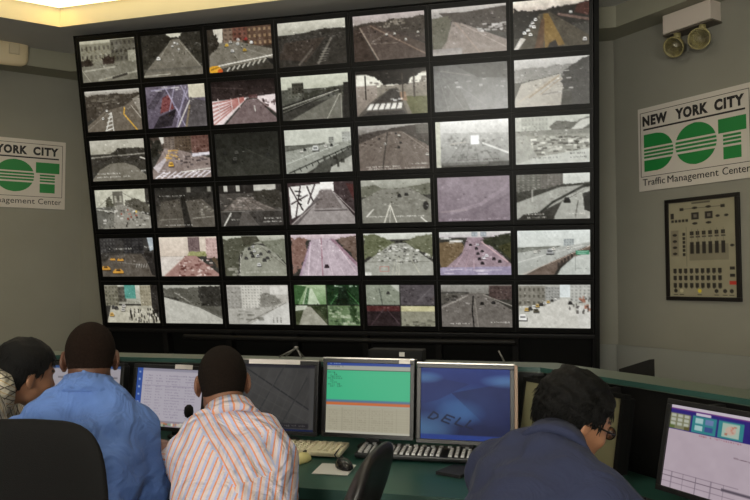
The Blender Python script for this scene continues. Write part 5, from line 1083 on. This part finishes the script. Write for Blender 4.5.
HAIRS = mat('black_cropped_hair', (30, 23, 19), .9, spec=.1, noise=.35, nscale=160, bump=.7, bscale=500)
HAIRB = mat('brown_black_cropped_hair', (33, 23, 18), .9, spec=.1, noise=.45, nscale=160, bump=.7, bscale=500)
HAIRL = mat('black_soft_hair', (8, 7, 7), .6, noise=.3, nscale=120, bump=.5, bscale=300, spec=.2)
def uv_plain(c, fc, cw, fw_, D): return np.stack([c[:, 0], c[:, 2]], 1)
def arm_region(fw_, D):
    out = np.zeros(len(fw_), int)
    for i, (a, b, c) in enumerate((('sL', 'eL', 'wL'), ('sR', 'eR', 'wR'))):
        s, e, w = D[a], D[b], D[c]
        for p0, p1 in ((s, e), (e, w)):
            d = p1-p0; tt = ((fw_-p0)@d)/(d@d); dist = np.linalg.norm(fw_-p0-np.clip(tt, 0, 1)[:, None]*d, axis=1)
            lim = .22 if p0 is s else -.2
            out[(dist < .1) & (tt > lim)] = i+1
    return out
def uv_stripes(c, fc, cw, fw_, D):
    reg = arm_region(fw_, D); u = c[:, 0].copy(); v = c[:, 2].copy()
    q = fc[:, [0, 2]]-np.array((-.085, .10)); qc = c[:, [0, 2]]-np.array((-.085, .10)); e1 = np.array((.5, -.866)); e2 = np.array((.866, .5))
    A, B = q@e1, q@e2; core = reg == 0
    left = core & (B < 0) ; low = core & ~left & (A > .17) | core & (B > .14) & (A > .05); rest = core & ~left & ~low
    u[left] = (c[:, 0]*.95-c[:, 2]*.30)[left]; u[low] = (c[:, 0]*.99-c[:, 2]*.08)[low]; u[rest] = (qc@e2)[rest]
    for i, (a, b) in enumerate((('sL', 'eL'), ('sR', 'eR'))):
        m = reg == i+1; d = n3(D[b]-D[a]); x = n3(np.cross(d, (0, 1., 0))); y = np.cross(d, x); q = cw[m]-D[a]
        u[m] = np.arctan2(q@y, q@x)*.07; v[m] = q@d
    return np.stack([u, v], 1)
def uv_plaid(c, fc, cw, fw_, D): return np.stack([c[:, 0]*.9+c[:, 2]*.3, c[:, 2]*.9-c[:, 0]*.3+c[:, 1]*.5], 1)
def stripes(nt, u, v):
    pale = mixc(nt, stripe(nt, u, .0225, .42, .1), (204, 190, 192), (168, 176, 212))
    return mixc(nt, stripe(nt, u, .0225, .2, .75), pale, (214, 140, 100))
def plaid(nt, u, v):
    c = mixc(nt, stripe(nt, u, .028, .12), (196, 188, 170), (92, 84, 76)); c = mixc(nt, stripe(nt, v, .028, .12), c, (96, 88, 78)); return mixc(nt, stripe(nt, v, .028, .08, .5), c, (180, 150, 100))
BLUE = cloth_mat('light_blue_shirt_cloth', None, (92, 122, 184)); STRIPE = cloth_mat('orange_striped_shirt_cloth', stripes); PLAID = cloth_mat('checked_shirt_cloth', plaid); NAVY = cloth_mat('dark_blue_shirt_cloth', None, (46, 51, 76), bump=.35)

person('man in a light blue shirt seen from behind, sitting in the padded black chair',
       dict(hip=(-1.40, 1.90, .56), chest=(-1.44, 2.01, .86), neck=(-1.468, 2.075, 1.08), head=(-1.492, 2.12, 1.165), sL=(-1.62, 1.98, .925), sR=(-1.335, 2.115, .925), eL=(-1.74, 2.17, .76), eR=(-1.285, 2.16, .745), wL=(-1.78, 2.46, .765), wR=(-1.58, 2.42, .765)),
       (92, 62, 48), BLUE, uv_plain, dict(t=.004, mat=HAIRB, low=-.06), dict(rot=(.56, -.10, .0), s=1.0), seed=3, girth=1.10, wr=.009)
person('man in an orange and white striped shirt seen from behind, leaning forward',
       dict(hip=(-.87, 1.86, .56), chest=(-.915, 2.0, .81), neck=(-.985, 2.115, .995), head=(-1.045, 2.19, 1.09), sL=(-1.045, 2.03, .885), sR=(-.855, 2.11, .87), eL=(-1.225, 2.24, .775), eR=(-.85, 2.18, .745), wL=(-1.475, 2.57, .768), wR=(-.98, 2.47, .762)),
       (118, 82, 64), STRIPE, uv_stripes, dict(t=.005, mat=HAIRS, low=-.06), dict(rot=(.46, -.12, -.03), s=.98), seed=5, girth=1.02, sleeve=(.45, 1.), wr=.008)
person('man with black hair and glasses in a dark blue shirt, bending down',
       dict(hip=(-.13, 1.62, .56), chest=(-.065, 1.87, .80), neck=(.015, 2.01, .975), head=(.062, 2.09, 1.035), sL=(-.15, 2.06, .885), sR=(.12, 1.86, .875), eL=(-.10, 2.22, .76), eR=(.27, 1.92, .755), wL=(.06, 2.36, .765), wR=(.34, 2.14, .765)),
       (158, 112, 84), NAVY, uv_plain, dict(t=.011, amp=.005, mat=HAIRL, strands=2200, low=-.06), dict(rot=(-.98, -.42, .12), s=.98), seed=8, girth=.98, glasses=True, wr=.006)
person('dark haired man in a checked shirt at the far left, looking toward the pale monitor',
       dict(hip=(-2.25, 2.0, .56), chest=(-2.05, 2.12, .89), neck=(-1.96, 2.245, 1.035), head=(-1.922, 2.335, 1.07), sL=(-2.10, 2.38, .965), sR=(-1.935, 2.09, .975), eL=(-2.06, 2.52, .77), eR=(-1.86, 2.26, .70), wL=(-1.92, 2.68, .765), wR=(-1.78, 2.50, .765)),
       (140, 100, 76), PLAID, uv_plaid, dict(t=.011, amp=.003, mat=HAIRL, strands=900, low=-.055), dict(rot=(-.48, -.22, .05), s=.97), seed=12, girth=.95)

# ------------------------------------------------------------------ office chairs
CHF = mat('black_chair_fabric', (13, 12, 12), .75, noise=.15, nscale=200, bump=.2, bscale=400, spec=.2); CHP = mat('black_chair_plastic', (18, 18, 19), .4); CHM = mat('grey_chair_metal', (90, 90, 92), .35, metal=.8)
def chair(label, loc, rz, bh=.62, back_z=.48, bw=.21, m=CHF, recl=.12):
    t = thing('office_chair', label, 'chair', loc, rz, 'office chairs at the console')
    me = pad(bw, bh/2, .03, 4.5, curv=-.55); me.transform(RT((0, -.22, back_z+bh/2), rx=recl)); link_mesh('backrest', me, m, t)
    me = pad(.235, .23, .035, 5., curv=0); me.transform(RT((0, 0, .45), rx=PI/2)); link_mesh('seat', me, m, t)
    MB().box(-.03, .03, -.28, -.25, .38, back_z+.2, bevel=.006).box(-.03, .03, -.27, 0, .375, .40, bevel=.005).build('back_bracket', CHP, t)
    MB().lathe([(.028, .09), (.028, .25), (.02, .25), (.02, .40)], 20).build('gas_column', CHM, t)
    for s in (-1, 1): MB().tube([(s*.25, -.08, .41), (s*.29, -.08, .5), (s*.29, -.06, .62), (s*.29, .14, .63)], [.016, .016, .018, .02], 10).tube([(s*.2, -.08, .405), (s*.25, -.08, .41)], .014, 8).build('armrest', CHP, t)
    for k in range(5):
        a = 2*PI*k/5+.3; c, s = math.cos(a), math.sin(a)
        g = MB().tube([(0, 0, .1), (.14*c, .14*s, .085), (.27*c, .27*s, .07)], [.026, .02, .015], 10).build('leg', CHP, t)
        MB().lathe([(.026, -.018), (.03, -.014), (.03, .014), (.026, .018)], 16, RT((.27*c, .27*s, .0302), rx=PI/2, rz=a)).build('caster', CHP, g)
    return t
chair('black padded office chair holding the man in the light blue shirt', (-1.405, 1.965, 0), .1, bh=.62, back_z=.43, bw=.225)
chair('black office chair turned sideways under the man in the striped shirt', (-.79, 1.965, 0), 1.56, bh=.59, back_z=.39, bw=.20, m=mat('worn_black_vinyl', (34, 32, 32), .4, noise=.2, nscale=14, spec=.4), recl=.36)
chair('low office chair under the man with glasses', (-.10, 1.70, 0), -.5, bh=.22, back_z=.46, bw=.20)
chair('low office chair under the man in the checked shirt', (-2.22, 2.05, 0), -.5, bh=.22, back_z=.46, bw=.20)

# ------------------------------------------------------------------ light and camera
def area(name, loc, target, size, energy, color=(1, 1, 1)):
    l = bpy.data.lights.new(name, 'AREA'); l.shape = 'DISK'; l.size = size; l.energy = energy; l.color = color
    o = bpy.data.objects.new(name, l); COL.objects.link(o); o.location = loc
    o.rotation_euler = (Vector(target)-Vector(loc)).to_track_quat('-Z', 'Y').to_euler(); return o
w = bpy.data.worlds.new('world'); SC.world = w; w.use_nodes = True
w.node_tree.nodes['Background'].inputs[0].default_value = (.3, .32, .35, 1); w.node_tree.nodes['Background'].inputs[1].default_value = .02
cd = bpy.data.cameras.new('camera'); cam = bpy.data.objects.new('camera', cd); COL.objects.link(cam)
cd.sensor_width = 36; cd.sensor_fit = 'HORIZONTAL'; cd.lens = FPX/750*36; cd.clip_start = .05
R_ = Matrix([CM[0], -CM[1], -CM[2]]).transposed().to_4x4(); cam.matrix_world = Matrix.Translation(EYE) @ R_
SC.camera = cam
vs_ = SC.view_settings; vs_.view_transform = 'Standard'; vs_.look = 'None'; vs_.gamma = 1; vs_.exposure = 0; vs_.use_curve_mapping = False
